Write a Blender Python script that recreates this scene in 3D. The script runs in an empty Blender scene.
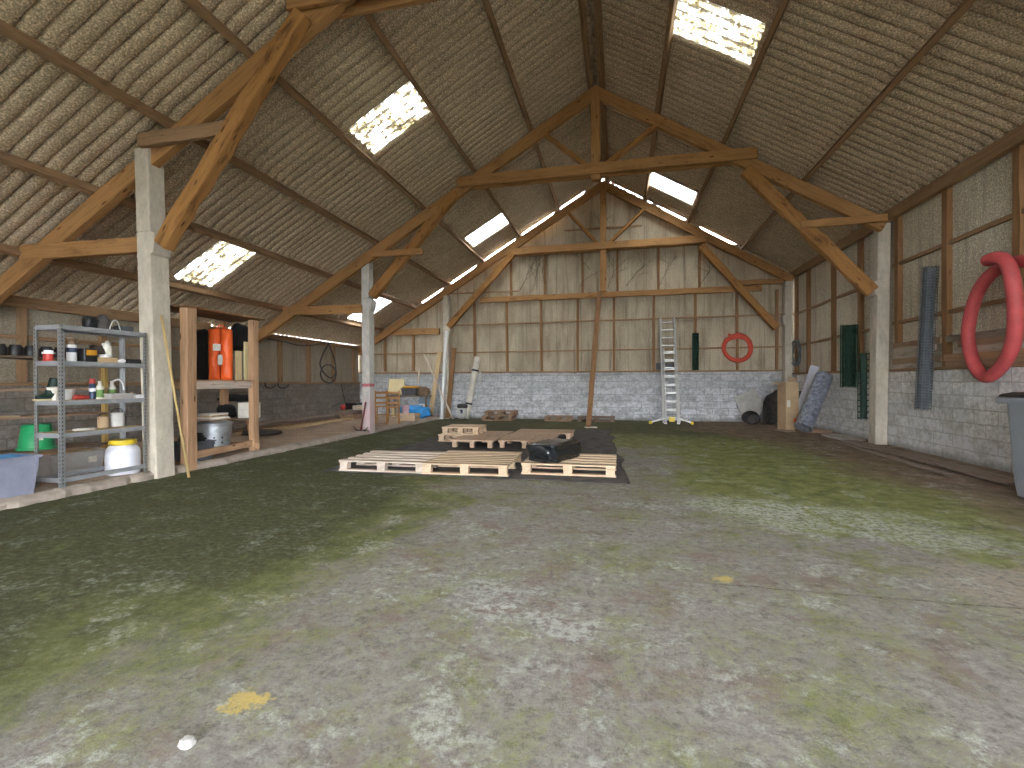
import bpy, bmesh, math, random
from mathutils import Vector as V, Matrix, noise as mnoise
rnd = random.Random(11)
SC = bpy.context.scene
COL = SC.collection
PI = math.pi

# ---------------------------------------------------------------- camera
EYE = V((0, 0, 1.2))
FPX = 488.07
_yaw, _pit, _rol = .2163, -.0034, -.0035
FW = V((-math.sin(_yaw) * math.cos(_pit), math.cos(_yaw) * math.cos(_pit), math.sin(_pit)))
_r0 = V((math.cos(_yaw), math.sin(_yaw), 0))
_u0 = _r0.cross(FW)
RT = math.cos(_rol) * _r0 + math.sin(_rol) * _u0
UP = math.cos(_rol) * _u0 - math.sin(_rol) * _r0
cam = bpy.data.cameras.new('camera')
camo = bpy.data.objects.new('camera', cam)
COL.objects.link(camo)
cam.sensor_width = 36
cam.lens = FPX / 1024 * 36
cam.clip_start = .05
camo.matrix_world = Matrix(((RT.x, UP.x, -FW.x, EYE.x), (RT.y, UP.y, -FW.y, EYE.y), (RT.z, UP.z, -FW.z, EYE.z), (0, 0, 0, 1)))
SC.camera = camo


def at(px, py, X=None, Y=None, Z=None):
    """the point of the plane X=, Y= or Z= that the photograph shows at a pixel"""
    d = FW + RT * ((px - 512) / FPX) - UP * ((py - 384) / FPX)
    if X is not None: t = X / d.x
    elif Y is not None: t = Y / d.y
    else: t = (Z - EYE.z) / d.z
    return EYE + d * t


# ---------------------------------------------------------------- objects
def tag(o, label=None, cat=None, group=None, kind=None):
    if label: o['label'] = label
    if cat: o['category'] = cat
    if group: o['group'] = group
    if kind: o['kind'] = kind
    return o


def thing(name, label, cat, loc=(0, 0, 0), rz=0, group=None, kind=None):
    o = bpy.data.objects.new(name, None)
    o.empty_display_size = .1
    COL.objects.link(o)
    o.location = loc
    o.rotation_euler = (0, 0, rz)
    return tag(o, label, cat, group, kind)


def wloc(o):
    p = V((0, 0, 0))
    while o is not None:
        p += V(o.location)
        o = o.parent
    return p


def copy_tree(o, parent=None):
    c = o.copy()
    COL.objects.link(c)
    c.parent = parent
    for ch in list(o.children):
        copy_tree(ch, c)
    return c


def place(root, loc, rz=0, label=None, rot=None, group=None):
    root.location = loc
    root.rotation_euler = rot if rot else (0, 0, rz)
    if label: root['label'] = label
    if group: root['group'] = group
    return root


class MB:
    def __init__(s):
        s.bm = bmesh.new()
        s.uv = s.bm.loops.layers.uv.new('UVMap')

    def face(s, vs, uvs):
        try:
            f = s.bm.faces.new(vs)
        except ValueError:
            return None
        for l, c in zip(f.loops, uvs): l[s.uv].uv = c
        return f

    def loft(s, rings, close=True, caps=True, ring_loop=False):
        """rings of points joined in order; u runs along, v round"""
        ou, ov = rnd.uniform(0, 40), rnd.uniform(0, 40)
        vr = [[s.bm.verts.new(p) for p in r] for r in rings]
        n = len(rings[0])
        cen = [sum((V(p) for p in r), V()) / n for r in rings]
        us = [0]
        for a, b in zip(cen, cen[1:]): us.append(us[-1] + max((b - a).length, 1e-4))
        big = max(rings, key=lambda r: (V(r[0]) - V(r[n // 2])).length)
        vs = [0]
        for i in range(n): vs.append(vs[-1] + (V(big[i]) - V(big[(i + 1) % n])).length)
        m = n if close else n - 1
        rr = list(range(len(rings) - 1))
        for i in rr:
            for j in range(m):
                k = (j + 1) % n
                s.face([vr[i][j], vr[i][k], vr[i + 1][k], vr[i + 1][j]],
                       [(ou + us[i], ov + vs[j]), (ou + us[i], ov + vs[j + 1]), (ou + us[i + 1], ov + vs[j + 1]), (ou + us[i + 1], ov + vs[j])])
        if ring_loop:
            i = len(rings) - 1
            d = (cen[0] - cen[-1]).length
            for j in range(m):
                k = (j + 1) % n
                s.face([vr[i][j], vr[i][k], vr[0][k], vr[0][j]],
                       [(ou + us[i], ov + vs[j]), (ou + us[i], ov + vs[j + 1]), (ou + us[i] + d, ov + vs[j + 1]), (ou + us[i] + d, ov + vs[j])])
        elif caps and close:
            a, b = V(rings[0][0]) - cen[0], None
            for r, rv, c, rev in ((rings[0], vr[0], cen[0], True), (rings[-1], vr[-1], cen[-1], False)):
                e1 = (V(r[0]) - c)
                if e1.length < 1e-6: continue
                e1.normalize()
                nn = (V(r[1 % n]) - c).cross(e1)
                e2 = nn.cross(e1).normalized() if nn.length > 1e-9 else e1
                pr = [(ou + .3 * (V(p) - c).dot(e1), ov + (V(p) - c).dot(e2)) for p in r]
                vv = list(rv)
                if rev: vv, pr = vv[::-1], pr[::-1]
                s.face(vv, pr)
        return s

    def bar(s, p0, p1, w, h, up=(0, 0, 1), seg=1, jit=0, w1=None, h1=None, sag=0):
        """a squared timber from p0 to p1: w across, h along 'up'"""
        p0, p1, up = V(p0), V(p1), V(up)
        d = (p1 - p0).normalized()
        x = d.cross(up)
        if x.length < 1e-4: x = d.cross(V((0, 1, 0)))
        x.normalize()
        z = x.cross(d).normalized()
        rings = []
        for i in range(seg + 1):
            t = i / seg
            ww, hh = w + ((w1 or w) - w) * t, h + ((h1 or h) - h) * t
            c = p0.lerp(p1, t) - V((0, 0, sag * 4 * t * (1 - t)))
            j = lambda: rnd.uniform(-jit, jit)
            rings.append([c + x * (sx * ww / 2 + j()) + z * (sz * hh / 2 + j()) for sx, sz in ((-1, -1), (1, -1), (1, 1), (-1, 1))])
        return s.loft(rings)

    def box(s, c, sz, rz=0, rot=None, taper=1):
        """box centred at c; taper scales the lower end"""
        c = V(c)
        M = (rot if rot else Matrix.Rotation(rz, 3, 'Z'))
        ax = max(range(3), key=lambda i: sz[i])
        if taper != 1: ax = 2
        o = [i for i in range(3) if i != ax]
        rings = []
        for e in (-1, 1):
            k = taper if e < 0 else 1
            r = []
            for a, b in ((-1, -1), (1, -1), (1, 1), (-1, 1)):
                p = V((0, 0, 0))
                p[ax] = e * sz[ax] / 2
                p[o[0]] = a * sz[o[0]] / 2 * k
                p[o[1]] = b * sz[o[1]] / 2 * k
                r.append(c + M @ p)
            rings.append(r)
        return s.loft(rings)

    def tube(s, pts, r, n=10, closed=False, radii=None):
        pts = [V(p) for p in pts]
        m = len(pts)
        rings, nrm = [], None
        for i, p in enumerate(pts):
            if closed: t = (pts[(i + 1) % m] - pts[i - 1])
            else: t = pts[min(i + 1, m - 1)] - pts[max(i - 1, 0)]
            t.normalize()
            if nrm is None:
                nrm = t.cross(V((0, 0, 1)))
                if nrm.length < .1: nrm = t.cross(V((1, 0, 0)))
            nrm = (nrm - t * nrm.dot(t)).normalized()
            b = t.cross(nrm)
            rr = radii[i] if radii else r
            rings.append([p + (nrm * math.cos(a) + b * math.sin(a)) * rr for a in [2 * PI * k / n for k in range(n)]])
        return s.loft(rings, ring_loop=closed)

    def lathe(s, prof, c=(0, 0, 0), n=24, M=None, sx=1, sy=1):
        c = V(c)
        rings = []
        for r, z in prof:
            r = max(r, .0005)
            ring = [V((r * sx * math.cos(2 * PI * k / n), r * sy * math.sin(2 * PI * k / n), z)) for k in range(n)]
            rings.append([c + (M @ p if M else p) for p in ring])
        return s.loft(rings)

    def prism(s, poly, vec):
        vec = V(vec)
        return s.loft([[V(p) for p in poly], [V(p) + vec for p in poly]])

    def grid(s, fn, nu, nv):
        vs = [[s.bm.verts.new(fn(i / nu, j / nv)) for j in range(nv + 1)] for i in range(nu + 1)]
        for i in range(nu):
            for j in range(nv):
                s.face([vs[i][j], vs[i + 1][j], vs[i + 1][j + 1], vs[i][j + 1]],
                       [(i / nu, j / nv), ((i + 1) / nu, j / nv), ((i + 1) / nu, (j + 1) / nv), (i / nu, (j + 1) / nv)])
        return s

    def blob(s, c, sz, amp=.15, fr=2.5, seed=0, sub=3, flat=None, rz=0, pw=.7):
        """a lumpy body (cloth, sack): an icosphere pushed about by noise"""
        c = V(c)
        tmp = bmesh.new()
        bmesh.ops.create_icosphere(tmp, subdivisions=sub, radius=1)
        M = Matrix.Rotation(rz, 3, 'Z')
        mp = {}
        for v in tmp.verts:
            p = v.co.copy()
            q = V([math.copysign(abs(a) ** pw, a) for a in p])
            k = 1 + amp * mnoise.noise(p * fr + V((seed * 7.3, seed * 1.7, 0))) + amp * .5 * mnoise.noise(p * fr * 2.7 + V((0, seed * 3.1, 4)))
            q = V((q.x * sz[0] / 2 * k, q.y * sz[1] / 2 * k, q.z * sz[2] / 2 * k))
            if flat is not None and q.z < -sz[2] / 2 * flat: q.z = -sz[2] / 2 * flat
            mp[v] = s.bm.verts.new(c + M @ q)
        for f in tmp.faces:
            s.face([mp[v] for v in f.verts], [(v.co.x * .5, v.co.z * .5) for v in f.verts])
        tmp.free()
        return s

    def build(s, name, mat, parent=None, smooth=None, bevel=0, world=True, solid=0, keep=False, seg=1):
        me = bpy.data.meshes.new(name)
        bmesh.ops.recalc_face_normals(s.bm, faces=s.bm.faces)
        s.bm.to_mesh(me)
        s.bm.free()
        o = bpy.data.objects.new(name, me)
        COL.objects.link(o)
        for m in (mat if isinstance(mat, (list, tuple)) else [mat]): me.materials.append(m)
        if parent is not None:
            o.parent = parent
            if world: me.transform(Matrix.Translation(-wloc(parent)))
        elif not keep:
            xs = [v.co for v in me.vertices]
            b = V(((min(v.x for v in xs) + max(v.x for v in xs)) / 2, (min(v.y for v in xs) + max(v.y for v in xs)) / 2, min(v.z for v in xs)))
            me.transform(Matrix.Translation(-b))
            o.location = b
        if smooth:
            me.shade_smooth()
            if smooth < 180: me.set_sharp_from_angle(angle=math.radians(smooth))
        if solid:
            m = o.modifiers.new('solid', 'SOLIDIFY'); m.thickness = solid; m.offset = 0
        if bevel:
            m = o.modifiers.new('bevel', 'BEVEL'); m.width = bevel; m.segments = seg; m.limit_method = 'ANGLE'
        return o


def smooth_path(pts, k=6, closed=False):
    """Catmull-Rom through points"""
    pts = [V(p) for p in pts]
    n = len(pts)
    out = []
    for i in range(n if closed else n - 1):
        if closed: a, b, c, d = pts[i - 1], pts[i], pts[(i + 1) % n], pts[(i + 2) % n]
        else: a, b, c, d = pts[max(i - 1, 0)], pts[i], pts[i + 1], pts[min(i + 2, n - 1)]
        for j in range(k):
            t = j / k
            out.append(.5 * ((2 * b) + (c - a) * t + (2 * a - 5 * b + 4 * c - d) * t * t + (3 * b - a - 3 * c + d) * t ** 3))
    if not closed: out.append(pts[-1])
    return out
# ---------------------------------------------------------------- materials
class G:
    def __init__(s, name, rough=.8, spec=.3, metal=0):
        s.m = bpy.data.materials.new(name)
        s.m.use_nodes = True
        s.t = s.m.node_tree
        s.b = s.t.nodes['Principled BSDF']
        s.b.inputs['Roughness'].default_value = rough
        s.b.inputs['Specular IOR Level'].default_value = spec
        s.b.inputs['Metallic'].default_value = metal
        s._pos = None

    def N(s, typ, ins=None, **props):
        n = s.t.nodes.new('ShaderNode' + typ)
        for k, v in props.items(): setattr(n, k, v)
        for k, v in (ins or {}).items():
            if v is None: continue
            if isinstance(v, bpy.types.NodeSocket): s.t.links.new(v, n.inputs[k])
            else:
                if isinstance(v, tuple) and len(v) == 3 and n.inputs[k].type == 'RGBA': v = v + (1,)
                n.inputs[k].default_value = v
        return n

    def pos(s):
        if s._pos is None: s._pos = s.N('NewGeometry').outputs['Position']
        return s._pos

    def obj(s): return s.N('TexCoord').outputs['Object']
    def uv(s): return s.N('TexCoord').outputs['UV']

    def map(s, vec, scale=(1, 1, 1), loc=(0, 0, 0), rot=(0, 0, 0)):
        return s.N('Mapping', {'Vector': vec, 'Scale': scale, 'Location': loc, 'Rotation': rot}).outputs[0]

    def noise(s, vec, scale, detail=5, rough=.6, dist=0):
        return s.N('TexNoise', {'Vector': vec, 'Scale': scale, 'Detail': detail, 'Roughness': rough, 'Distortion': dist}).outputs['Fac']

    def ramp(s, f, stops, interp='LINEAR'):
        n = s.N('ValToRGB', {'Fac': f})
        n.color_ramp.interpolation = interp
        e = n.color_ramp.elements
        while len(e) < len(stops): e.new(.5)
        for x, (p, c) in zip(e, stops):
            x.position = p
            x.color = (c if isinstance(c, tuple) else (c, c, c)) + (1,)
        return n.outputs[0]

    def mix(s, f, a, b, blend='MIX'):
        n = s.N('Mix', data_type='RGBA', blend_type=blend)
        for i, v in ((0, f), (6, a), (7, b)):
            if isinstance(v, bpy.types.NodeSocket): s.t.links.new(v, n.inputs[i])
            else: n.inputs[i].default_value = v if i == 0 else v + (1,)
        return n.outputs[2]

    def math(s, op, a, b=None, c=None):
        n = s.N('Math', operation=op)
        for i, v in enumerate((a, b, c)):
            if v is None: continue
            if isinstance(v, bpy.types.NodeSocket): s.t.links.new(v, n.inputs[i])
            else: n.inputs[i].default_value = v
        return n.outputs[0]

    def mr(s, v, a, b, c=0., d=1.):
        return s.N('MapRange', {'Value': v, 'From Min': a, 'From Max': b, 'To Min': c, 'To Max': d}, interpolation_type='SMOOTHSTEP').outputs[0]

    def xyz(s, vec=None):
        return s.N('SeparateXYZ', {0: vec or s.pos()}).outputs

    def bump(s, h, strength=.3, dist=.01):
        n = s.N('Bump', {'Height': h, 'Strength': strength, 'Distance': dist})
        s.t.links.new(n.outputs[0], s.b.inputs['Normal'])

    def color(s, c):
        if isinstance(c, bpy.types.NodeSocket): s.t.links.new(c, s.b.inputs['Base Color'])
        else: s.b.inputs['Base Color'].default_value = c + (1,)
        return s

    def rough(s, c): s.t.links.new(c, s.b.inputs['Roughness'])


def plain(name, c, rough=.6, metal=0, var=.12, scale=9, spec=.4, bump=0, bscale=30):
    """one colour with a little wear"""
    g = G(name, rough, spec, metal)
    o = g.obj()
    f = g.noise(o, scale, 5, .65)
    lo = tuple(max(0, x * (1 - var * 2)) for x in c)
    hi = tuple(min(1, x * (1 + var)) for x in c)
    g.color(g.ramp(f, [(.3, lo), (.7, hi)]))
    if bump: g.bump(g.noise(o, bscale, 4, .6), bump)
    return g.m


def wood(name, a, b, dark, knots=.8, rough=.75, spec=.2, grime=0):
    g = G(name, rough, spec)
    uv = g.uv()
    f1 = g.noise(g.map(uv, (1.6, 26, 1)), 1, 5, .65, .4)
    f2 = g.noise(g.map(uv, (.5, 2.2, 1)), 1, 3, .6)
    c = g.mix(f2, a, b)
    c = g.mix(g.mr(f1, .44, .7), c, tuple(x * .62 for x in a))
    vo = g.N('TexVoronoi', {'Vector': g.map(uv, (2.4, 9, 1)), 'Scale': 1., 'Randomness': 1.})
    k = g.mr(vo.outputs['Distance'], .06, .16, 1., 0.)
    c = g.mix(g.math('MULTIPLY', k, knots), c, dark)
    if grime:
        c = g.mix(g.math('MULTIPLY', g.mr(g.noise(g.map(uv, (1.1, 3.5, 1), (9, 3, 0)), 1.3, 6, .7), .5, .72), grime), c, dark)
    g.color(c)
    g.bump(f1, .25, .004)
    return g.m


W = {}
W['frame'] = wood('timber_orange', (.47, .255, .105), (.34, .175, .066), (.10, .045, .018), 1, grime=.6)
W['brace'] = wood('timber_waney', (.42, .215, .075), (.31, .145, .045), (.07, .03, .012), 1, grime=1)
W['stud'] = wood('timber_stud', (.33, .18, .085), (.22, .115, .052), (.10, .05, .025), .7, grime=.4)
W['purlin'] = wood('timber_purlin', (.37, .235, .135), (.27, .165, .09), (.08, .045, .02), .5, grime=.4)
W['pallet'] = wood('pallet_pine', (.66, .50, .35), (.56, .41, .27), (.28, .18, .10), .5)
W['palletb'] = wood('pallet_pale', (.66, .55, .46), (.55, .45, .37), (.28, .21, .15), .5)
W['palletd'] = wood('pallet_brown', (.40, .27, .18), (.31, .20, .13), (.14, .08, .05), .5, grime=.3)
W['ply'] = wood('plywood_top', (.64, .47, .34), (.55, .39, .27), (.27, .17, .11), .3)
W['old'] = wood('weathered_board', (.26, .19, .14), (.17, .12, .085), (.07, .045, .03), .6, grime=.7)
W['rack'] = wood('rack_timber', (.50, .31, .185), (.40, .23, .13), (.12, .06, .03), 1, grime=.3)
W['pale'] = wood('pale_plank', (.60, .44, .26), (.50, .35, .19), (.25, .15, .08), .6)
W['boardlt'] = wood('whitened_board', (.58, .50, .42), (.42, .33, .26), (.12, .08, .06), .5, grime=.8)
W['yellow'] = wood('yellow_post', (.52, .36, .13), (.42, .28, .09), (.2, .12, .05), .5)
W['chair'] = wood('chair_wood', (.44, .22, .07), (.34, .16, .05), (.15, .07, .02), .3, rough=.5)
W['grey'] = wood('greyed_plank', (.33, .27, .22), (.25, .20, .16), (.10, .08, .06), .6, grime=.5)
W['bamboo'] = wood('cane', (.52, .38, .18), (.42, .29, .12), (.2, .12, .05), .2)


def mat_floor():
    g = G('mossy_concrete', .9, .2)
    p = g.pos()
    x, y, _ = g.xyz()
    big = g.noise(p, .45, 5, .6, .6)
    med = g.noise(g.map(p, (1, .8, 1), (3, 7, 0)), 1.9, 12, .76, .4)
    med2 = g.noise(g.map(p, (1, 1, 1), (13, 2, 5)), 2.6, 12, .76, .3)
    fine = g.noise(p, 21, 9, .82)
    grit = g.noise(p, 70, 6, .8)
    xw = g.math('ADD', x, g.math('MULTIPLY', g.math('SUBTRACT', big, .5), 3.2))
    yw = g.math('ADD', y, g.math('MULTIPLY', g.math('SUBTRACT', med, .5), 3.))
    # bare slab: warm grey with a rosy tint
    c = g.ramp(fine, [(.28, (.13, .115, .10)), (.45, (.27, .25, .228)), (.58, (.38, .352, .325)), (.74, (.56, .54, .51))])
    c = g.mix(g.math('MULTIPLY', g.mr(med2, .5, .62), .75), c, (.25, .19, .165))
    # moss: thin film over most, thick in bands
    lft = g.mr(xw, -1.5, -2.7)
    band = g.math('MULTIPLY', g.mr(xw, .3, 1.6), g.math('MULTIPLY', g.mr(yw, 3.7, 5.2), g.mr(xw, 4.3, 3.3)))
    back = g.mr(yw, 8.5, 10.5)
    film = g.math('ADD', .305, g.math('MAXIMUM', g.math('MULTIPLY', lft, .26), g.math('MAXIMUM', g.math('MULTIPLY', band, .27), g.math('MULTIPLY', back, .16))))
    mossf = g.math('ADD', g.math('MULTIPLY', med, .62), g.math('MULTIPLY', fine, .46))
    mm = g.math('SUBTRACT', g.math('ADD', mossf, film), .5)
    mask = g.mr(mm, .30, .50)
    moss = g.ramp(g.noise(p, 5, 6, .7), [(.3, (.09, .11, .02)), (.5, (.215, .245, .05)), (.72, (.36, .38, .15))])
    c = g.mix(g.math('MULTIPLY', mask, .85), c, moss)
    # damp dark algae by the aisle and at the far end
    dk = g.math('MULTIPLY', g.mr(g.math('ADD', xw, g.math('MULTIPLY', med2, 1.2)), -.8, -2.2), .88)
    c = g.mix(g.math('MULTIPLY', dk, g.mr(med2, .22, .46)), c, g.ramp(fine, [(.32, (.025, .029, .014)), (.5, (.068, .073, .038)), (.7, (.20, .205, .135))]))
    far = g.math('MULTIPLY', g.mr(yw, 10.2, 12.2), .82)
    c = g.mix(far, c, g.ramp(med, [(.36, (.055, .068, .028)), (.62, (.115, .095, .062))]))
    # brown earth along the right wall
    br = g.mr(g.math('ADD', xw, g.math('MULTIPLY', g.mr(y, 7, 14), 1.7)), 3.1, 3.9)
    c = g.mix(g.math('MULTIPLY', br, .93), c, g.ramp(g.noise(g.map(p, (1, .6, 1)), 4.5, 8, .72), [(.3, (.12, .083, .058)), (.55, (.25, .185, .13)), (.78, (.40, .325, .24))]))
    # lime bloom in flecks
    st = g.noise(g.map(p, (1, 1, 1), (5, 5, 2), (0, 0, .5)), 2.4, 12, .84, .3)
    bl = g.math('MULTIPLY', g.mr(st, .515, .63), g.mr(fine, .40, .60))
    bl = g.math('MULTIPLY', bl, g.math('SUBTRACT', .85, g.math('MAXIMUM', g.math('MULTIPLY', far, .75), g.math('MULTIPLY', dk, .5))))
    c = g.mix(bl, c, (.60, .61, .58))
    c = g.mix(g.math('MULTIPLY', g.mr(grit, .60, .72), .35), c, (.62, .62, .56))
    c = g.mix(g.math('MULTIPLY', g.mr(grit, .45, .32), .6), c, (.05, .047, .036))
    c = g.mix(g.math('MULTIPLY', g.mr(g.noise(p, 9, 10, .85), .50, .36), .5), c, (.055, .052, .040))
    c = g.mix(g.math('MULTIPLY', g.mr(y, .7, -.6), .8), c, (.075, .07, .045))  # unseen floor towards the front, darkened to cut bounce onto the roof
    # bare and limed patches with shapes of their own
    for (a, b, r, cc, ss) in ((1.75, 4.75, .85, (.62, .64, .60), .75), (1.15, 5.1, .6, (.60, .62, .58), .7), (2.35, 4.3, .5, (.60, .62, .56), .6), (2.25, 3.35, .55, (.44, .37, .29), .85), (2.7, 3.6, .4, (.40, .34, .26), .8), (-.75, 2.75, .28, (.58, .59, .58), .6), (-.3, 2.4, .22, (.60, .61, .59), .6)):
        dd = g.N('VectorMath', {0: g.map(p, (.75, 1.25, 1), (0, 0, 0)), 1: (a * .75, b * 1.25, 0)}, operation='DISTANCE').outputs['Value']
        dd = g.math('ADD', dd, g.math('MULTIPLY', g.math('SUBTRACT', st, .5), 2.6))
        c = g.mix(g.math('MULTIPLY', g.math('MULTIPLY', g.mr(dd, r, r * .35), ss), g.math('MULTIPLY', g.mr(fine, .42, .56), g.mr(med2, .36, .52))), c, cc)
    # construction joint across the slab
    jy = g.math('ABSOLUTE', g.math('SUBTRACT', g.math('ADD', y, g.math('MULTIPLY', g.math('SUBTRACT', med, .5), .12)), 3.08))
    jm = g.math('MULTIPLY', g.mr(jy, .014, .004), g.math('MULTIPLY', g.mr(x, .15, .7), g.mr(fine, .46, .54)))
    c = g.mix(g.math('MULTIPLY', jm, .75), c, (.07, .055, .035))
    # spots of yellow marking paint
    for (a, b, r) in ((-1.39, 1.575, .075), (-1.34, 1.6, .05), (.62, 3.17, .06)):
        d = g.N('VectorMath', {0: p, 1: (a, b, 0)}, operation='DISTANCE').outputs['Value']
        d = g.math('ADD', d, g.math('MULTIPLY', g.math('SUBTRACT', g.noise(p, 24, 8, .8), .5), .3))
        c = g.mix(g.math('MULTIPLY', g.mr(d, r, r * .6), .85), c, (.62, .47, .16))
    g.color(c)
    g.bump(g.math('ADD', g.math('MULTIPLY', fine, .8), g.math('ADD', g.math('MULTIPLY', med, 1.5), g.math('MULTIPLY', grit, .3))), .55, .02)
    return g.m


def mat_block(name, ax, tone=(.40, .40, .405), warm=0., white=.7, bh=.205, top=1.5):
    """concrete block masonry laid in courses"""
    g = G(name, .92, .15)
    p = g.pos()
    o = g.xyz()
    cx = g.N('CombineXYZ', {0: o[ax], 1: o[2], 2: 0.})
    wob = g.noise(p, 3.5, 2)
    wv = g.N('VectorMath', {0: cx.outputs[0], 1: g.N('VectorMath', {0: g.N('TexNoise', {'Vector': p, 'Scale': 5., 'Detail': 4.}).outputs['Color'], 1: (.035, .03, 0.)}, operation='MULTIPLY').outputs[0]}, operation='ADD').outputs[0]
    br = g.N('TexBrick', {'Vector': wv, 'Color1': tuple(t * .72 for t in tone), 'Color2': tuple(min(1, t * 1.18) for t in tone), 'Mortar': tuple(t * .52 for t in tone),
                          'Scale': 1., 'Mortar Size': .011, 'Mortar Smooth': .5, 'Bias': 0., 'Brick Width': .46, 'Row Height': bh}, offset=.5)
    f = g.noise(p, 13, 8, .75)
    m = g.noise(p, 1.6, 7, .68, .5)
    c = g.mix(.25, br.outputs['Color'], tone)
    c = g.mix(g.mr(f, .36, .66, .0, .75), c, tuple(t * .42 for t in tone))
    c = g.mix(g.math('MULTIPLY', g.mr(m, .52, .66), .45), c, tuple(t * .45 for t in tone))
    wh = g.math('MULTIPLY', g.math('SUBTRACT', 1., g.math('MULTIPLY', br.outputs['Fac'], .75)), g.math('MULTIPLY', g.mr(g.noise(g.map(p, (1, 1, 1.6), (4, 9, 1)), 3.2, 8, .75), .42, .62), g.mr(o[2], top * .95, .1, .35, 1.)))
    c = g.mix(g.math('MULTIPLY', wh, white), c, (.80, .81, .85))
    c = g.mix(g.math('MULTIPLY', g.mr(o[2], .14, .0), .6), c, (.12, .11, .08))
    c = g.mix(g.math('MULTIPLY', g.mr(g.noise(g.map(p, (1, 1, 2), (1, 2, 3)), 4.5, 8, .75), .5, .62), .5), c, tuple(t * .5 for t in tone))
    if warm: c = g.mix(g.math('MULTIPLY', g.mr(m, .35, .6), warm), c, (.20, .17, .13))
    g.color(c)
    h = g.math('SUBTRACT', g.math('MULTIPLY', f, .5), g.math('MULTIPLY', br.outputs['Fac'], 1.))
    g.bump(h, .5, .012)
    return g.m


def mat_sheet(name, a, b, streak=.5, speck=.6, rough=.9, lines=None):
    """speckled grey-beige fibre cement"""
    g = G(name, rough, .15)
    p = g.pos()
    sp = g.noise(p, 48, 4, .8)
    m = g.noise(g.map(p, (1.6, 1.6, .5)), 1.3, 6, .65)
    c = g.mix(g.mr(m, .35, .65), a, b)
    c = g.mix(g.math('MULTIPLY', g.mr(sp, .51, .62), speck), c, tuple(min(1, x * 1.7 + .05) for x in a))
    c = g.mix(g.math('MULTIPLY', g.mr(sp, .48, .36), speck), c, tuple(x * .45 for x in b))
    s = g.noise(g.map(p, (7, 7, .35)), 1, 5, .7)
    c = g.mix(g.math('MULTIPLY', g.mr(s, .5, .68), streak), c, tuple(x * .5 for x in b))
    if lines is not None:
        q = g.math('FRACT', g.math('DIVIDE', g.xyz()[lines], .56))
        q = g.math('ABSOLUTE', g.math('SUBTRACT', q, .5))
        c = g.mix(g.math('MULTIPLY', g.mr(q, .015, .004), .6), c, tuple(x * .35 for x in b))
    g.color(c)
    g.bump(sp, .25, .006)
    return g.m


def mat_concrete(name, a, stain=None, zlo=0, zhi=1):
    g = G(name, .9, .15)
    o = g.pos()
    f = g.noise(g.map(o, (1, 1, .5)), 9, 8, .75)
    m = g.noise(g.map(o, (2, 2, .6)), 1.5, 6, .7)
    c = g.ramp(f, [(.3, tuple(x * .72 for x in a)), (.7, tuple(min(1, x * 1.15) for x in a))])
    c = g.mix(g.math('MULTIPLY', g.mr(m, .52, .7), .5), c, tuple(x * .5 for x in a))
    if stain:
        z = g.xyz()[2]
        w = g.math('ADD', z, g.math('MULTIPLY', g.math('SUBTRACT', m, .5), .5))
        c = g.mix(g.math('MULTIPLY', g.math('MULTIPLY', g.mr(w, 1.1, .5), g.mr(f, .35, .6)), .62), c, stain)
        band = g.math('MULTIPLY', g.mr(z, 1.1, 1.12), g.mr(z, 1.19, 1.17))
        c = g.mix(g.math('MULTIPLY', band, .9), c, (.50, .12, .14))
    g.color(c)
    g.bump(f, .4, .008)
    return g.m


M = {}
M['floor'] = mat_floor()
M['block_back'] = mat_block('block_back', 0, (.56, .56, .57), 0, .8, .205, 1.5)
M['block_side'] = mat_block('block_side', 1, (.86, .84, .82), 0, .8, .20, 1.4)
M['block_left'] = mat_block('block_left', 1, (.27, .24, .21), .35, .12, .20, 1.2)  # low light of the aisle put into a darker block tone
M['clad_back'] = mat_sheet('sheet_back', (.49, .415, .305), (.335, .27, .195), .7, .5, lines=0)
M['clad_right'] = mat_sheet('sheet_right', (.62, .55, .44), (.50, .435, .34), .5, .8)
M['clad_left'] = mat_sheet('sheet_left', (.33, .285, .22), (.26, .22, .165), .4, .4)  # sheeting toned down, aisle shade put into its colour
M['roof'] = mat_sheet('roof_sheet', (.52, .42, .30), (.42, .335, .235), .0, .95)
M['col'] = mat_concrete('column_concrete', (.56, .50, .41))
M['colpink'] = mat_concrete('column_marked', (.58, .55, .51), (.62, .36, .40))
M['slab'] = mat_sheet('aisle_slab', (.47, .36, .28), (.34, .25, .185), 0, .5)
M['kerb'] = mat_concrete('kerb_stone', (.38, .32, .27))
M['grass'] = plain('ground_gravel', (.13, .135, .10), .95, var=.25, scale=2)


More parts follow.
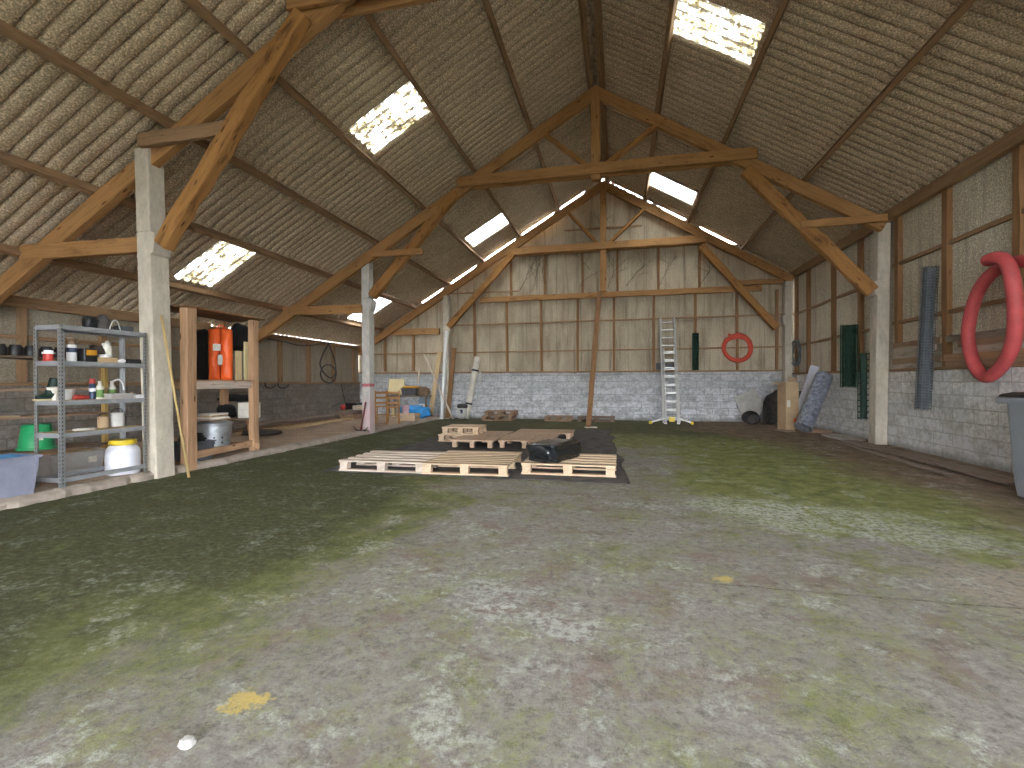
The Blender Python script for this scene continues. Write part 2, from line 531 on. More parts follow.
def mat_sky(name, dirt, see):
    """grimy corrugated daylight sheet"""
    g = G(name)
    p = g.pos()
    t = g.t
    f = g.noise(g.map(p, (1, .75, 1)), 19, 8, .8)
    f2 = g.noise(g.map(p, (1.2, 1.2, 1.2), (3, 3, 3)), 3.2, 5, .7)
    if dirt == 1:
        k = g.math('ADD', g.math('MULTIPLY', f, .6), g.math('MULTIPLY', f2, .45))
        q = g.math('FRACT', g.math('DIVIDE', g.math('SUBTRACT', g.xyz()[1], -6.75), .177))
        q = g.math('ABSOLUTE', g.math('SUBTRACT', q, .5))
        q = g.math('MULTIPLY', g.mr(q, .28, .42), g.mr(f2, .42, .5))
        col = g.mix(g.mr(k, .485, .53), (.30, .30, .285), (.070, .056, .028))
        col = g.mix(g.mr(k, .555, .60), col, (.016, .011, .006))
        col = g.mix(g.math('MULTIPLY', q, .95), col, (.014, .011, .007))
        d = g.mr(k, .555, .61)
    else:
        d = g.math('MULTIPLY', g.mr(f, .56, .7), dirt)
        col = g.mix(d, (.46, .46, .44), (.055, .038, .016))
    tl = g.N('BsdfTranslucent', {'Color': col})
    tr = g.N('BsdfTransparent', {'Color': col})
    m1 = g.N('MixShader', {0: see, 1: tl.outputs[0], 2: tr.outputs[0]})
    df = g.N('BsdfDiffuse', {'Color': (.24, .17, .085, 1)})
    m2 = g.N('MixShader', {0: g.math('MULTIPLY', d, .5), 1: m1.outputs[0], 2: df.outputs[0]})
    out = [n for n in t.nodes if n.type == 'OUTPUT_MATERIAL'][0]
    t.links.new(m2.outputs[0], out.inputs[0])
    t.nodes.remove(g.b)
    return g.m


M['sky_dirty'] = mat_sky('daylight_sheet_mossy', 1., .5)
M['sky_clean'] = mat_sky('daylight_sheet', .35, .5)

M['steel'] = plain('galvanised_steel', (.46, .47, .48), .45, .75, .1, 14)
M['steel2'] = plain('shelf_grey_paint', (.36, .37, .385), .5, .3, .08, 10)
M['alu'] = plain('aluminium', (.52, .51, .49), .45, .7, .06, 12)
M['zinc'] = plain('zinc_bin', (.40, .42, .44), .5, .7, .12, 6)
M['black'] = plain('black_plastic', (.018, .018, .02), .45, 0, .2)
M['blackrub'] = plain('black_rubber', (.075, .066, .063), .75, 0, .25)
M['blackcloth'] = plain('black_cloth', (.014, .014, .015), .95, 0, .2)
M['bagfilm'] = plain('black_bin_bag', (.012, .015, .018), .22, 0, .2, spec=.7)
M['geo'] = plain('ground_sheet_weave', (.115, .105, .103), .85, 0, .3, 6, bump=.4, bscale=40)
M['white'] = plain('white_plastic', (.78, .78, .80), .4, 0, .05)
M['drum'] = plain('drum_white', (.72, .72, .78), .45, 0, .06)
M['yellow'] = plain('yellow_plastic', (.68, .50, .03), .45, 0, .08)
M['green'] = plain('green_plastic', (.02, .28, .10), .45, 0, .1)
M['greend'] = plain('dark_green_rubber', (.010, .028, .022), .5, 0, .2)
M['lime'] = plain('green_label', (.16, .30, .08), .5, 0, .2)
M['crateblue'] = plain('clear_blue_plastic', (.26, .265, .345), .35, 0, .08)
M['bluec'] = plain('bright_blue_cloth', (.10, .36, .72), .7, 0, .12)
M['tarp'] = plain('blue_tarpaulin', (.03, .30, .74), .5, 0, .2, 5, bump=.6, bscale=7)
M['crategrey'] = plain('grey_plastic', (.42, .40, .38), .5, 0, .08)
M['orange'] = plain('orange_vinyl', (.85, .125, .022), .42, 0, .1, 6, bump=.5, bscale=10)
M['orangep'] = plain('orange_plastic', (.62, .30, .03), .5, 0, .15)
M['red'] = plain('red_plastic', (.50, .05, .04), .45, 0, .12)
M['hose'] = plain('red_duct', (.52, .08, .085), .6, 0, .12, 5)
M['hose2'] = plain('red_hose', (.60, .07, .035), .5, 0, .12, 5)
M['paper'] = plain('paper', (.70, .66, .58), .9, 0, .08)
M['cream'] = plain('cream_board', (.72, .60, .34), .8, 0, .06, 4)
M['card'] = plain('cardboard', (.50, .36, .22), .9, 0, .1, 4)
M['cardd'] = plain('cardboard_dark', (.38, .26, .155), .9, 0, .1, 4)
M['concboard'] = plain('cement_board', (.46, .44, .40), .9, 0, .12, 4)
M['pipe'] = plain('cream_tube', (.70, .66, .57), .7, 0, .12, 4)
M['pvc'] = plain('white_pvc', (.72, .72, .70), .4, 0, .05)
M['bubble'] = plain('silver_foil_roll', (.34, .36, .44), .35, .4, .35, 14, bump=.8, bscale=26)
M['sheetlt'] = plain('pale_panel', (.66, .68, .76), .5, 0, .06)
M['greenwire'] = plain('green_coated_wire', (.012, .055, .035), .5, 0, .1)
M['greywire'] = plain('galvanised_wire', (.17, .19, .21), .5, .6, .1)
M['greyroll'] = plain('grey_mesh_core', (.115, .125, .14), .7, .2, .15, 12)
M['greycable'] = plain('grey_cable', (.12, .14, .14), .6, 0, .1)
M['bingrey'] = plain('bin_grey', (.36, .39, .46), .5, 0, .06, 3)
M['brown'] = plain('brown_sacking', (.26, .17, .11), .95, 0, .2, 8)
M['sack'] = plain('blue_grey_sack', (.30, .38, .48), .6, 0, .15, 5)
M['pink'] = plain('pink_plastic', (.62, .40, .44), .6, 0, .06)
M['rust'] = plain('rusty_red_iron', (.17, .05, .05), .6, .3, .25)
M['rustdark'] = plain('dark_leather', (.055, .038, .03), .7, 0, .25)
M['greencore'] = plain('green_mesh_inner', (.035, .06, .05), .8, 0, .3, 20)
M['iron'] = plain('dark_iron', (.06, .05, .05), .55, .6, .2)
M['twig'] = plain('dead_creeper', (.075, .055, .04), .95, 0, .2)
M['cap'] = plain('brown_cap', (.30, .20, .13), .6)
M['navy'] = plain('navy_tin', (.03, .05, .10), .4)
M['greyp'] = plain('light_grey_plastic', (.55, .54, .51), .5, 0, .06)
M['greybox'] = plain('dark_grey_box', (.09, .095, .105), .6, 0, .15)
M['earth'] = plain('pale_rubble', (.48, .44, .38), .95, 0, .15, 6)
# ---------------------------------------------------------------- setting
RX = -.47                       # ridge
XL, XR = -8.95, 4.97            # inner faces of the side walls
YB, YW, YF = 10.48, 15.68, -6.5  # middle truss, back wall, added open front, unseen
def rz_(x): return 7.45 - .6 * abs(x - RX)      # top of the rafters
ROOF_UP = .178
AX = -5.78                      # kerb of the raised aisle
AZ = .09


def struct(o, label=None, cat=None):
    return tag(o, label, cat, kind='structure')


m = MB(); m.grid(lambda u, v: V((-45 + 90 * u, -40 + 100 * v, -.16)), 4, 4)
struct(m.build('ground_outside', M['grass'], keep=True))
m = MB(); m.box(((AX + 5.4) / 2 - .03, (YF + YW) / 2 - .2, -.1), (5.4 - AX + .06, YW - YF + .8, .2))
struct(m.build('floor', M['floor'], keep=True))


def aisle():
    m = MB()
    n = 90
    rings = []
    for i in range(n + 1):
        y = YF + (YW - YF) * i / n
        e = AX + .05 * mnoise.noise(V((0, y * 1.7, 3))) + .03 * mnoise.noise(V((5, y * 6, 3)))
        z = AZ + .012 * mnoise.noise(V((2, y * 2.3, 8)))
        rings.append([(XL, y, -.05), (XL, y, AZ), (e - .35, y, AZ), (e - .02, y, z), (e + .01, y, z - .03), (e + .03 + .02 * mnoise.noise(V((5, y * 9, 1))), y, -.05)])
    m.loft(rings)
    fl = m.build('floor_aisle', M['slab'], keep=True)
    struct(fl)
    k = MB()
    rings = []
    for i in range(n * 3 + 1):
        y = YF + (YW - YF) * i / (n * 3)
        e = AX + .05 * mnoise.noise(V((0, y * 1.7, 3))) + .045 * mnoise.noise(V((5, y * 6, 3))) + .03 * mnoise.noise(V((7, y * 15, 3)))
        z = AZ + .006 + .02 * mnoise.noise(V((2, y * 3.3, 8))) + .012 * mnoise.noise(V((2, y * 14, 8)))
        w = .13 + .07 * mnoise.noise(V((9, y * 2.1, 8)))
        rings.append([(e - w, y, AZ - .02), (e - w, y, AZ + .004), (e - .01, y, z), (e + .045, y, z - .03), (e + .06, y, z * .45), (e + .05 + .05 * mnoise.noise(V((5, y * 7, 1))), y, -.02)])
    k.loft(rings)
    k.build('kerb', M['kerb'], fl)


aisle()

# ---- back wall: block base, sheeting, studs and rails
m = MB(); m.box(((XL + XR) / 2, YW + .1, .72), (XR - XL + .4, .2, 1.66))
wb = struct(m.build('wall_back', M['block_back'], keep=True))


def gap(x):
    """daylight left between the sheeting and the roof"""
    g = 0
    for a, b, h in ((-6.6, -5.85, .06), (-5.65, -4.65, .06), (-4.4, -3.3, .16), (-3.1, -2.05, .17), (-1.9, -1.05, .045), (-.62, -.45, .22), (1.25, 2.0, .045), (2.4, 3.4, .05)):
        if a < x < b:
            t = (x - a) / (b - a)
            g = max(g, h * min(1, 3.2 * math.sin(PI * t)) * (.8 + .3 * mnoise.noise(V((x * 3, 0, 0)))))
    if -.3 < x < 1.2 and mnoise.noise(V((x * 14, 3, 0))) > .0: g = max(g, .025)
    return g


m = MB()
xs = [XL - .15 + (XR - XL + .35) * i / 290 for i in range(291)]
rings = []
for x in xs:
    top = rz_(x) + ROOF_UP + .035 - (gap(x) + .045 if gap(x) > 0 else 0)
    rings.append([(x, YW + .03, 1.5), (x, YW + .05, 1.5), (x, YW + .05, top), (x, YW + .03, top)])
m.loft(rings)
m.build('cladding', M['clad_back'], wb)


def part_bar(parent, name, mat, p0, p1, w, h, up=(0, 0, 1), seg=1, jit=0, bevel=.004):
    b = MB(); b.bar(p0, p1, w, h, up, seg, jit)
    return b.build(name, mat, parent, bevel=bevel)


YS = YW - .03
for px in (474.8, 507.2, 541.6, 577.5, 613.9, 653.7, 694.8, 737.4, 776.8):
    x = at(px, 330, Y=YS).x
    part_bar(wb, 'stud', W['stud'], (x, YS, 1.55), (x + rnd.uniform(-.02, .02), YS, 3.9), .075, .06, (0, 1, 0), 6, .004)
for px in (511, 545, 582.5, 617.4, 658.4, 699.5):
    x = at(px, 265, Y=YS).x
    part_bar(wb, 'stud', W['stud'], (x, YS, 3.98), (x, YS, min(5.5, rz_(x) - .1)), .07, .06, (0, 1, 0), 6, .004)
for px in (385, 413.5):
    x = at(px, 350, Y=YS).x
    part_bar(wb, 'stud', W['stud'], (x, YS, 1.6), (x, YS, 2.95), .085, .06, (0, 1, 0), 5, .004)
part_bar(wb, 'sill', W['purlin'], (XL, YS, 1.54), (XR, YS, 1.52), .10, .05, seg=30, jit=.006)
part_bar(wb, 'rail', W['purlin'], (XL, YS, 2.2), (XR, YS, 2.21), .04, .045, seg=30, jit=.005)
part_bar(wb, 'rail', W['purlin'], (-5.5, YS, 3.12), (XR, YS, 3.16), .04, .05, seg=24, jit=.006)
part_bar(wb, 'rail', W['purlin'], (-5.6, YS, 4.2), (-3.2, YS, 4.18), .04, .04, seg=8, jit=.005)
part_bar(wb, 'rail', W['frame'], (-4.5, YS - .04, 3.93), (4.1, YS - .04, 3.95), .10, .17, seg=20, jit=.006)
part_bar(wb, 'rail', W['purlin'], (-1.7, YS, 6.05), (.7, YS, 6.05), .04, .05, seg=8, jit=.006)
part_bar(wb, 'rail', W['frame'], (-8.0, YS - .12, 2.93), (-5.9, YS - .12, 2.93), .10, .2, seg=8, jit=.006)

# ---- right wall
DY0, DY1, DZ = -5.6, -2.8, 2.9       # unseen side doorway behind the camera, added to let in light
m = MB()
for a, b in ((YF, DY0), (DY1, YW)): m.box((XR + .1, (a + b) / 2, .62), (.2, b - a, 1.5))
wr = struct(m.build('wall_right', M['block_side'], keep=True))
m = MB()
for a, b in ((YF, DY0), (DY1, YW)): m.box((XR + .07, (a + b) / 2, 2.87), (.03, b - a, 3.05))
m.box((XR + .07, (DY0 + DY1) / 2, (DZ + 4.4) / 2), (.03, DY1 - DY0, 4.4 - DZ))
m.build('cladding', M['clad_right'], wr)
XS = XR + .02
for px, py in ((897.5, 300), (946, 300), (1018, 240)):
    y = at(px, py, X=XR).y
    part_bar(wr, 'stud', W['stud'], (XS, y, 1.38), (XS, y, 4.2), .12, .09, (1, 0, 0), 6, .005)
for y in (6.15, 4.9, 3.6, 2.3):
    part_bar(wr, 'stud', W['stud'], (XS, y, 1.38), (XS, y, 4.2), .12, .09, (1, 0, 0), 6, .005)
for px in (796, 808, 833, 860):
    y = at(px, 340, X=XR).y
    part_bar(wr, 'stud', W['stud'], (XS, y, 1.40), (XS, y, 4.2), .11, .09, (1, 0, 0), 6, .005)
for z in (2.22, 3.14): part_bar(wr, 'rail', W['purlin'], (XS, 10.8, z + .03), (XS, YW, z), .045, .06, seg=12, jit=.006)
for z in (2.25, 3.32): part_bar(wr, 'rail', W['purlin'], (XS, DY1, z), (XS, 10.4, z + .02), .05, .065, seg=16, jit=.006)
part_bar(wr, 'sill', W['purlin'], (XS, DY1, 1.39), (XS, 10.4, 1.4), .14, .045, seg=20, jit=.006)
part_bar(wr, 'sill', W['purlin'], (XS, 10.75, 1.41), (XS, YW, 1.43), .12, .045, seg=10, jit=.006)
part_bar(wr, 'wall_plate', W['purlin'], (XR - .05, YF, 4.27), (XR - .05, YW, 4.27), .10, .2, seg=30, jit=.006, bevel=.008)
bi = 0
for z in (1.46, 1.555, 1.65, 1.745, 1.84):
    for y0, y1 in ((4.6, 8.75 + rnd.uniform(-.3, .3)), (8.9 + rnd.uniform(-.1, .4), 10.3)):
        part_bar(wr, 'board', W[('palletd', 'boardlt', 'rack', 'palletd', 'boardlt', 'boardlt', 'palletd', 'boardlt', 'grey', 'palletd')[bi % 10]], (XR - .035 - .006 * (bi % 3), y0, z), (XR - .03 - .006 * (bi % 2), y1, z + rnd.uniform(-.004, .006)), .025, .098, seg=12, jit=.004)
        bi += 1

# ---- left wall of the aisle
m = MB(); m.box((XL - .1, (YF + YW) / 2, .52), (.2, YW - YF, 1.32))
wl = struct(m.build('wall_left', M['block_left'], keep=True))
m = MB(); m.box((XL - .06, (YF + YW) / 2, 1.82), (.03, YW - YF, 1.32))
m.build('cladding', M['clad_left'], wl)
XS = XL + .0
for px in (280, 308.6, 333.5, 353.5):
    y = at(px, 360, X=XL).y
    part_bar(wl, 'stud', W['purlin'], (XS, y, 1.2), (XS, y, 2.45), .13, .08, (1, 0, 0), 5, .005)
for y in (9.6, 8.2, 6.9, 5.7, 4.4, 3.1, 1.8):
    part_bar(wl, 'stud', W['purlin'], (XS, y, 1.2), (XS, y, 2.45), .10, .08, (1, 0, 0), 5, .005)
part_bar(wl, 'sill', W['purlin'], (XS, YF, 1.2), (XS, YW, 1.2), .12, .05, seg=26, jit=.007)
part_bar(wl, 'rail', W['purlin'], (XS, YF, 1.9), (XS, 9.6, 1.92), .05, .06, seg=20, jit=.007)
part_bar(wl, 'wall_plate', W['purlin'], (XS, YF, 2.43), (XS, YW, 2.43), .13, .12, seg=30, jit=.006, bevel=.008)

FX = -3.3  # left edge of the added opening, set to shape the light
part_bar(wl, 'wall_plate', W['purlin'], (XS + .03, 4.6, 2.47), (XS + .03, 9.2, 2.47), .07, .14, seg=10, jit=.004)

# ---- unseen front: opening added and sized for the light, closed left of it
m = MB(); m.box(((XL + FX) / 2 - .1, YF - .1, 1.9), (FX - XL + .2, .12, 4.1))
wf = struct(m.build('wall_front', M['clad_left'], keep=True))
m = MB()
xs = [XL + (XR - XL) * i / 60 for i in range(61)]
m.loft([[(x, YF - .12, min(3.5, rz_(x) + ROOF_UP - .1)), (x, YF - .07, min(3.5, rz_(x) + ROOF_UP - .1)), (x, YF - .07, rz_(x) + ROOF_UP - .02), (x, YF - .12, rz_(x) + ROOF_UP - .02)] for x in xs])
m.build('gable_sheeting', M['clad_back'], wf)

# ---- corrugated roof with daylight sheets
PL = [-.62, -1.9, -3.18, -4.40, -5.58, -6.80, -8.05, -9.03]      # purlin lines, left slope
PR = [-.30, .83, 2.10, 3.58, 4.95, 5.06]
PITCH = .177
Y0, NW = YF - .25, 127
LIGHTS = [(-3.18, 7.29, 'sky_dirty', 1), (-6.80, 7.33, 'sky_dirty', 2), (.83, 7.35, 'sky_dirty', 3), (-3.18, 13.38, 'sky_clean', 4), (.83, 13.58, 'sky_clean', 5), (-6.80, 13.2, 'sky_clean', 6), (-3.18, 1.9, 'sky_clean', 7), (.83, 1.9, 'sky_clean', 8), (-3.18, -3.4, 'sky_clean', 9), (.83, -3.4, 'sky_clean', 10)]  # those over the near end are unseen, added to bring in daylight
PROF = [(0, .040), (.045, .026), (.10, .002), (.22, -.010), (.5, -.017), (.78, -.010), (.90, .002), (.955, .026)]
SUB = 8


def sheet(mb, xa, xb, j0, j1, lift=0, lap=.022):
    rings = []
    for q in range(j0 * SUB, j1 * SUB + 1):
        f, w = PROF[q % SUB]
        t = q // SUB + f
        y = Y0 + t * PITCH
        rings.append([(xa, y, rz_(xa) + ROOF_UP + w + lift), ((xa + xb) / 2, y, rz_((xa + xb) / 2) + ROOF_UP + w + lap * .45 + lift), (xb, y, rz_(xb) + ROOF_UP + w + lap + lift)])
    mb.loft(rings, close=False, caps=False)


def slope(name, P):
    m = MB()
    sgn = -1 if P[1] < RX else 1
    for a, b in zip(P, P[1:]):
        xa, xb = (RX if a == P[0] else a - sgn * .10), b
        lift = .0
        hole = sorted((round((ly - Y0) / PITCH), mt, n) for lx, ly, mt, n in LIGHTS if abs(lx - a) < .01)
        j = 0
        for (h, mt, n) in hole:
            sheet(m, xa, xb, j, h)
            j = h + 5
            # the overlap strip above the daylight sheet stays opaque
            sheet(m, xa, a, h, j, 0, 0)
            s2 = MB(); sheet(s2, a, xb, h, j, 0)
            wdw = s2.build('window_%d' % n, M[mt], keep=True, smooth=50)
            struct(wdw, {1: 'mossy translucent roof panel high on the left slope before the middle truss', 2: 'mossy barred translucent roof panel low on the left slope over the aisle',
                         3: 'large mossy translucent panel on the right roof slope at the top of the view', 4: 'clean bright translucent panel on the left slope beyond the middle truss',
                         5: 'bright translucent panel on the right slope beyond the collar of the middle truss', 6: 'translucent panel low on the far left slope behind the marked column'}.get(n, 'translucent panel added to light the near end of the barn, outside the view'), 'skylight')
        sheet(m, xa, xb, j, NW)
    return struct(m.build(name, M['roof'], keep=True, smooth=50))


slope('ceiling_left', PL)
slope('ceiling_right', PR)
m = MB(); m.prism([(RX - .3, YF - .25, 7.66 - .16), (RX, YF - .25, 7.73), (RX + .3, YF - .25, 7.66 - .16), (RX, YF - .25, 7.69)], (0, NW * PITCH, 0))
struct(m.build('trim_ridge', M['roof'], keep=True))

# ---- purlins
PLAB = {-.62: 'long timber purlin beside the ridge on the left slope', -1.9: 'second timber purlin down from the ridge, left slope', -3.18: 'third timber purlin down the left slope, above the high mossy skylight',
        -4.40: 'fourth timber purlin down the left slope, below the high mossy skylight', -5.58: 'timber purlin running over the heads of the concrete columns', -6.80: 'timber purlin above the low barred skylight over the aisle',
        -8.05: 'lowest aisle purlin, below the low barred skylight', -.30: 'long timber purlin beside the ridge on the right slope', .83: 'timber purlin at the upper edge of the right skylights',
        2.10: 'timber purlin at the lower edge of the right skylights', 3.58: 'lowest timber purlin on the right slope above the wall'}
for x in list(PLAB):
    sg = -1 if x < RX else 1
    up = V((sg * .6, 0, 1)).normalized()
    c0 = V((x, YF, rz_(x) + ROOF_UP - .017)) - up * .068
    c1 = V((x, YW, rz_(x) + ROOF_UP - .017)) - up * .068
    b = MB(); b.bar(c0, c1, .075, .13, up, 34, .005)
    struct(b.build('purlin', W['purlin'], keep=True, bevel=.006), PLAB[x], 'purlin')

# ---- concrete columns
def column(base, top, label, mat, w=.20, d=.24, ledge=None, sx=1, d2=None):
    """near corner on the nave side at base/top; sx=1: column extends towards -x"""
    t = thing('column', label, 'column', (base[0], base[1], 0), kind='structure')
    m = MB()
    def sec(z, dd, wx=0):
        k = z / top[2]
        x, y = base[0] + (top[0] - base[0]) * k, base[1] + (top[1] - base[1]) * k
        return [(x + wx * sx, y, z), (x + wx * sx, y + dd, z), (x - w * sx, y + dd, z), (x - w * sx, y, z)]
    if ledge:
        m.loft([sec(-.05, d2), sec(ledge - .28, d2), sec(ledge - .28, d2 + .0, .03), sec(ledge - .16, d2, .06), sec(ledge - .02, d2, .06), sec(ledge, d2, .03)])
        m.build('lower_shaft', mat, t, bevel=.012)
        m = MB(); m.loft([sec(ledge, d), sec(top[2] - .03, d), sec(top[2], d * .9)])
        m.build('upper_shaft', mat, t, bevel=.012)
    else:
        m.loft([sec(-.05, d), sec(top[2], d)])
        m.build('shaft', mat, t, bevel=.012)
    return t


cA0, cA1 = at(156.5, 479, Z=0), at(147, 146, Y=5.03)
column(cA0, cA1, 'near left concrete column beside the metal shelving unit', M['col'], .21, .24, 3.12, 1, .27)
cB1 = at(368.6, 256, Y=YB)
cB0 = at(370, 431, Y=YB)
column(cB0, cB1, 'concrete column with red paint marks standing at the aisle kerb', M['colpink'], .20, .22, 3.18, 1, .25)
YC = 15.36
cC0, cC1 = at(448.5, 415, Y=YC), at(448.6, 295.3, Y=YC)
column(cC0, cC1, 'far left concrete column against the back wall', M['col'], .20, .22, 3.1, 1, .25)
cR1 = at(878.6, 222, Y=YB)
cR0 = at(875, 441, Y=YB + .0)
column(cR0, cR1, 'right concrete column between the wire rolls and the boarded wall', M['col'], .21, .22, 3.1, -1, .27)
q = at(785, 281, Y=YC)
column((q.x, YC), q, 'far right concrete column in the corner of the back wall', M['col'], .19, .22, 3.1, -1, .25)

# ---- trusses
def truss(Y, label, cz, cxl, cxr, full=True, kz=5.45, yoff=0, ends=True):
    t = thing('roof_truss', label, 'roof truss', (RX, Y, 0), kind='structure')
    F, B = W['frame'], W['brace']
    for s, xe in ((-1, -8.93), (1, 4.93)):
        d = V((s, 0, -.6)).normalized()
        up = V((s * .6, 0, 1)).normalized()
        p0 = V((RX, Y, 7.45)) - up * .12
        p1 = V((xe, Y, rz_(xe))) - up * .12
        b = MB(); b.bar(p0, p1, .12, .235, up, 18, .008)
        b.build('rafter', F, t, bevel=.008)
    for dy in (-.11, .11):
        b = MB(); b.bar((cxl, Y + dy, cz), (cxr, Y + dy, cz + .02), .065, .22, seg=12, jit=.005)
        b.build('collar', F, t, bevel=.006)
    b = MB(); b.bar((RX, Y - .02, 7.35), (RX, Y - .02, kz), .19, .15, (0, 1, 0), 8, .005)
    b.build('king_post', F, t, bevel=.008)
    for s, xt in ((-1, -1.55), (1, .75)):
        b = MB(); b.bar((RX + s * .12, Y, cz + .05), (xt, Y, rz_(xt) - .26), .09, .15, (0, 1, 0), 6, .008)
        b.build('strut', B, t, bevel=.01)
    return t


def brace(t, p0, p1, w=.15, h=.25, seg=10):
    b = MB(); b.bar(p0, p1, w, h, (0, 1, 0), seg, .014)
    return b.build('brace', W['brace'], t, bevel=.02, seg=2)


def tie(t, p0, p1, w=.07, h=.14, mat='frame'):
    b = MB(); b.bar(p0, p1, w, h, seg=8, jit=.006)
    return b.build('tie', W[mat], t, bevel=.006)


tB = truss(YB, 'middle roof truss of orange timber with its long collar beam', 5.66, at(459, 187, Y=YB).x, at(756, 160, Y=YB).x)
brace(tB, (-5.66, YB, 3.22), at(456, 193, Y=YB), .22, .15)
brace(tB, at(872, 292, Y=YB - .02), at(745, 170, Y=YB), .25, .15)
for dy in (-.11, .11):
    tie(tB, at(371, 254, Y=YB + dy), at(423, 251.5, Y=YB + dy))
    tie(tB, at(889, 217.5, Y=YB + dy), at(800, 225, Y=YB + dy))
tie(tB, (-5.9, YB - .05, 2.93), (-8.0, YB - .05, 2.95), .1, .2)
tC = truss(YC + .08, 'far roof truss standing against the back gable wall', 5.40, at(506, 256, Y=YC).x, at(706, 240, Y=YC).x, kz=4.0)
brace(tC, (-5.55, YC + .05, 3.05), at(513, 254, Y=YC), .20, .14)
brace(tC, at(777, 328, Y=YC), at(701, 246, Y=YC), .20, .14)
tie(tC, at(783, 281, Y=YC), at(735, 283, Y=YC))
tA = truss(5.14, 'near roof truss crossing the top left of the view', 5.66, -3.78, 2.8)
brace(tA, at(163, 246, Y=5.02), at(303, 14, Y=4.98), .19, .16, 14)
for dy in (-.13, .13): tie(tA, at(140, 141, Y=5.14 + dy), at(233, 127, Y=5.14 + dy) + V((0, 0, .0)), .07, .17, 'purlin')
tie(tA, (-5.95, 5.12, 2.98), (-8.0, 5.12, 3.0), .1, .2)

# ---- light
SC.world = bpy.data.worlds.new('overcast_sky')
SC.world.use_nodes = True
bg = SC.world.node_tree.nodes['Background']
bg.inputs[0].default_value = (.90, .95, 1.0, 1)
bg.inputs[1].default_value = SKY = 1.6
SC.view_settings.view_transform = 'Standard'
SC.view_settings.look = 'None'
SC.view_settings.gamma = 1
SC.view_settings.use_curve_mapping = False
SC.view_settings.exposure = 4.25

SC.cycles.max_bounces = 10
SC.cycles.diffuse_bounces = 6
SC.cycles.transparent_max_bounces = 12
SC.cycles.use_denoising = True
SC.cycles.sample_clamp_indirect = 4
# ---------------------------------------------------------------- pallets and the ground sheet
GA, GB, GC, GD = V((-3.95, 5.88, 0)), V((.12, 5.85, 0)), V((-.25, 12.5, 0)), V((-3.95, 10.6, 0))


def sheet_fn(u, v):
    p = GA.lerp(GB, u).lerp(GD.lerp(GC, u), v)
    e = min(u, 1 - u, v, 1 - v)
    p.x += .12 * mnoise.noise(V((0, v * 9, 1))) * max(0, 1 - e * 8)
    p.y += .10 * mnoise.noise(V((u * 9, 0, 5))) * max(0, 1 - e * 8)
    edge = max(0, 1 - e * 22)
    free = max(0, min(1, (u - .72) * 6)) * max(0, min(1, (v - .32) * 6))
    p.z = .008 + edge * .02 * max(0, mnoise.noise(V((u * 21, v * 33, 2))) + .15) + free * .035 * abs(mnoise.noise(V((u * 6, v * 15, 2))))
    return p


m = MB(); m.grid(sheet_fn, 90, 110)
tag(m.build('ground_sheet', M['geo'], smooth=180, solid=.003), 'black woven ground sheet spread under the pallets on the floor', 'ground sheet')


def make_pallet(a, b, n, mats, L=1.2, D=.8, ply=False, label=''):
    t = thing('pallet', label, 'pallet', group='loose pallets on the ground sheet')
    mt = W[mats]
    for k in range(3):
        y = -D / 2 + .05 + k * (D - .1) / 2
        if not ply:
            m = MB(); m.bar((-L / 2, y, .011), (L / 2, y, .011), .1, .022); m.build('bottom_board', mt, t, bevel=.003)
        for x in (-L / 2 + .07, 0, L / 2 - .07):
            m = MB(); m.bar((x, y - .05, .05 if ply else .061), (x, y + .05, .05 if ply else .061), .08 if ply else .11, .10 if ply else .078); m.build('block', mt, t, bevel=.004)
    for x in (-L / 2 + .07, 0, L / 2 - .07):
        m = MB(); m.bar((x, -D / 2, .111), (x, D / 2, .111), .12, .022); m.build('cross_board', mt, t, bevel=.003)
    if ply:
        m = MB(); m.box((0, 0, .130), (L + .01, D + .01, .016)); m.build('plywood_top', W['ply'], t, bevel=.002)
        return t
    w = [.125] + [.1] * (n - 2) + [.125]
    gapw = (D - sum(w)) / (n - 1)
    y = -D / 2
    for i in range(n):
        m = MB(); m.bar((-L / 2, y + w[i] / 2, .133 + rnd.uniform(-.001, .001)), (L / 2, y + w[i] / 2, .133), w[i], .022, seg=6, jit=.002)
        m.build('deck_board', mt, t, bevel=.003)
        y += w[i] + gapw
    return t


def put(pal, px0, py0, px1, py1, D, label, z=.02):
    """front bottom corners given in the photograph"""
    a, b = at(px0, py0, Z=z), at(px1, py1, Z=z)
    d = (b - a).normalized()
    n = V((-d.y, d.x, 0))
    c = (a + b) / 2 + n * D / 2
    return place(pal, (c.x, c.y, z), math.atan2(d.y, d.x), label)


p1 = make_pallet(0, 0, 5, 'palletb', 1.22, 1.0)
place(p1, (-3.09, 6.42, .018), .02, 'pale slatted pallet at the left end of the front row on the black sheet')
p2 = make_pallet(0, 0, 8, 'pallet', 1.14, 1.2)
place(p2, (-1.96, 6.53, .018), .045, 'light pine pallet with close boards in the middle of the front row')
p3 = make_pallet(0, 0, 5, 'pallet', 1.20, 1.0)
place(p3, (-.64, 6.66, .018), .0, 'light pine pallet carrying the black plastic sack')
a, b = at(450.5, 447, Z=.02), at(494.5, 447.5, Z=.02)
p4 = make_pallet(0, 0, 6, 'ply', b.x - a.x, 1.7, True)
place(p4, ((a.x + b.x) / 2, a.y + .85, .018), .0, 'plywood topped pallet beside the small stacked pallets')
a2, b2 = at(495.5, 448, Z=.02), at(550, 448, Z=.02)
p8 = make_pallet(0, 0, 6, 'ply', 1.2, .8, True)
place(p8, (b.x + .66, a2.y + 1.85, .018), .0, 'plywood topped pallet farthest back on the sheet, behind another plywood topped one')
p5 = make_pallet(0, 0, 6, 'ply', b2.x - a2.x, 1.3, True)
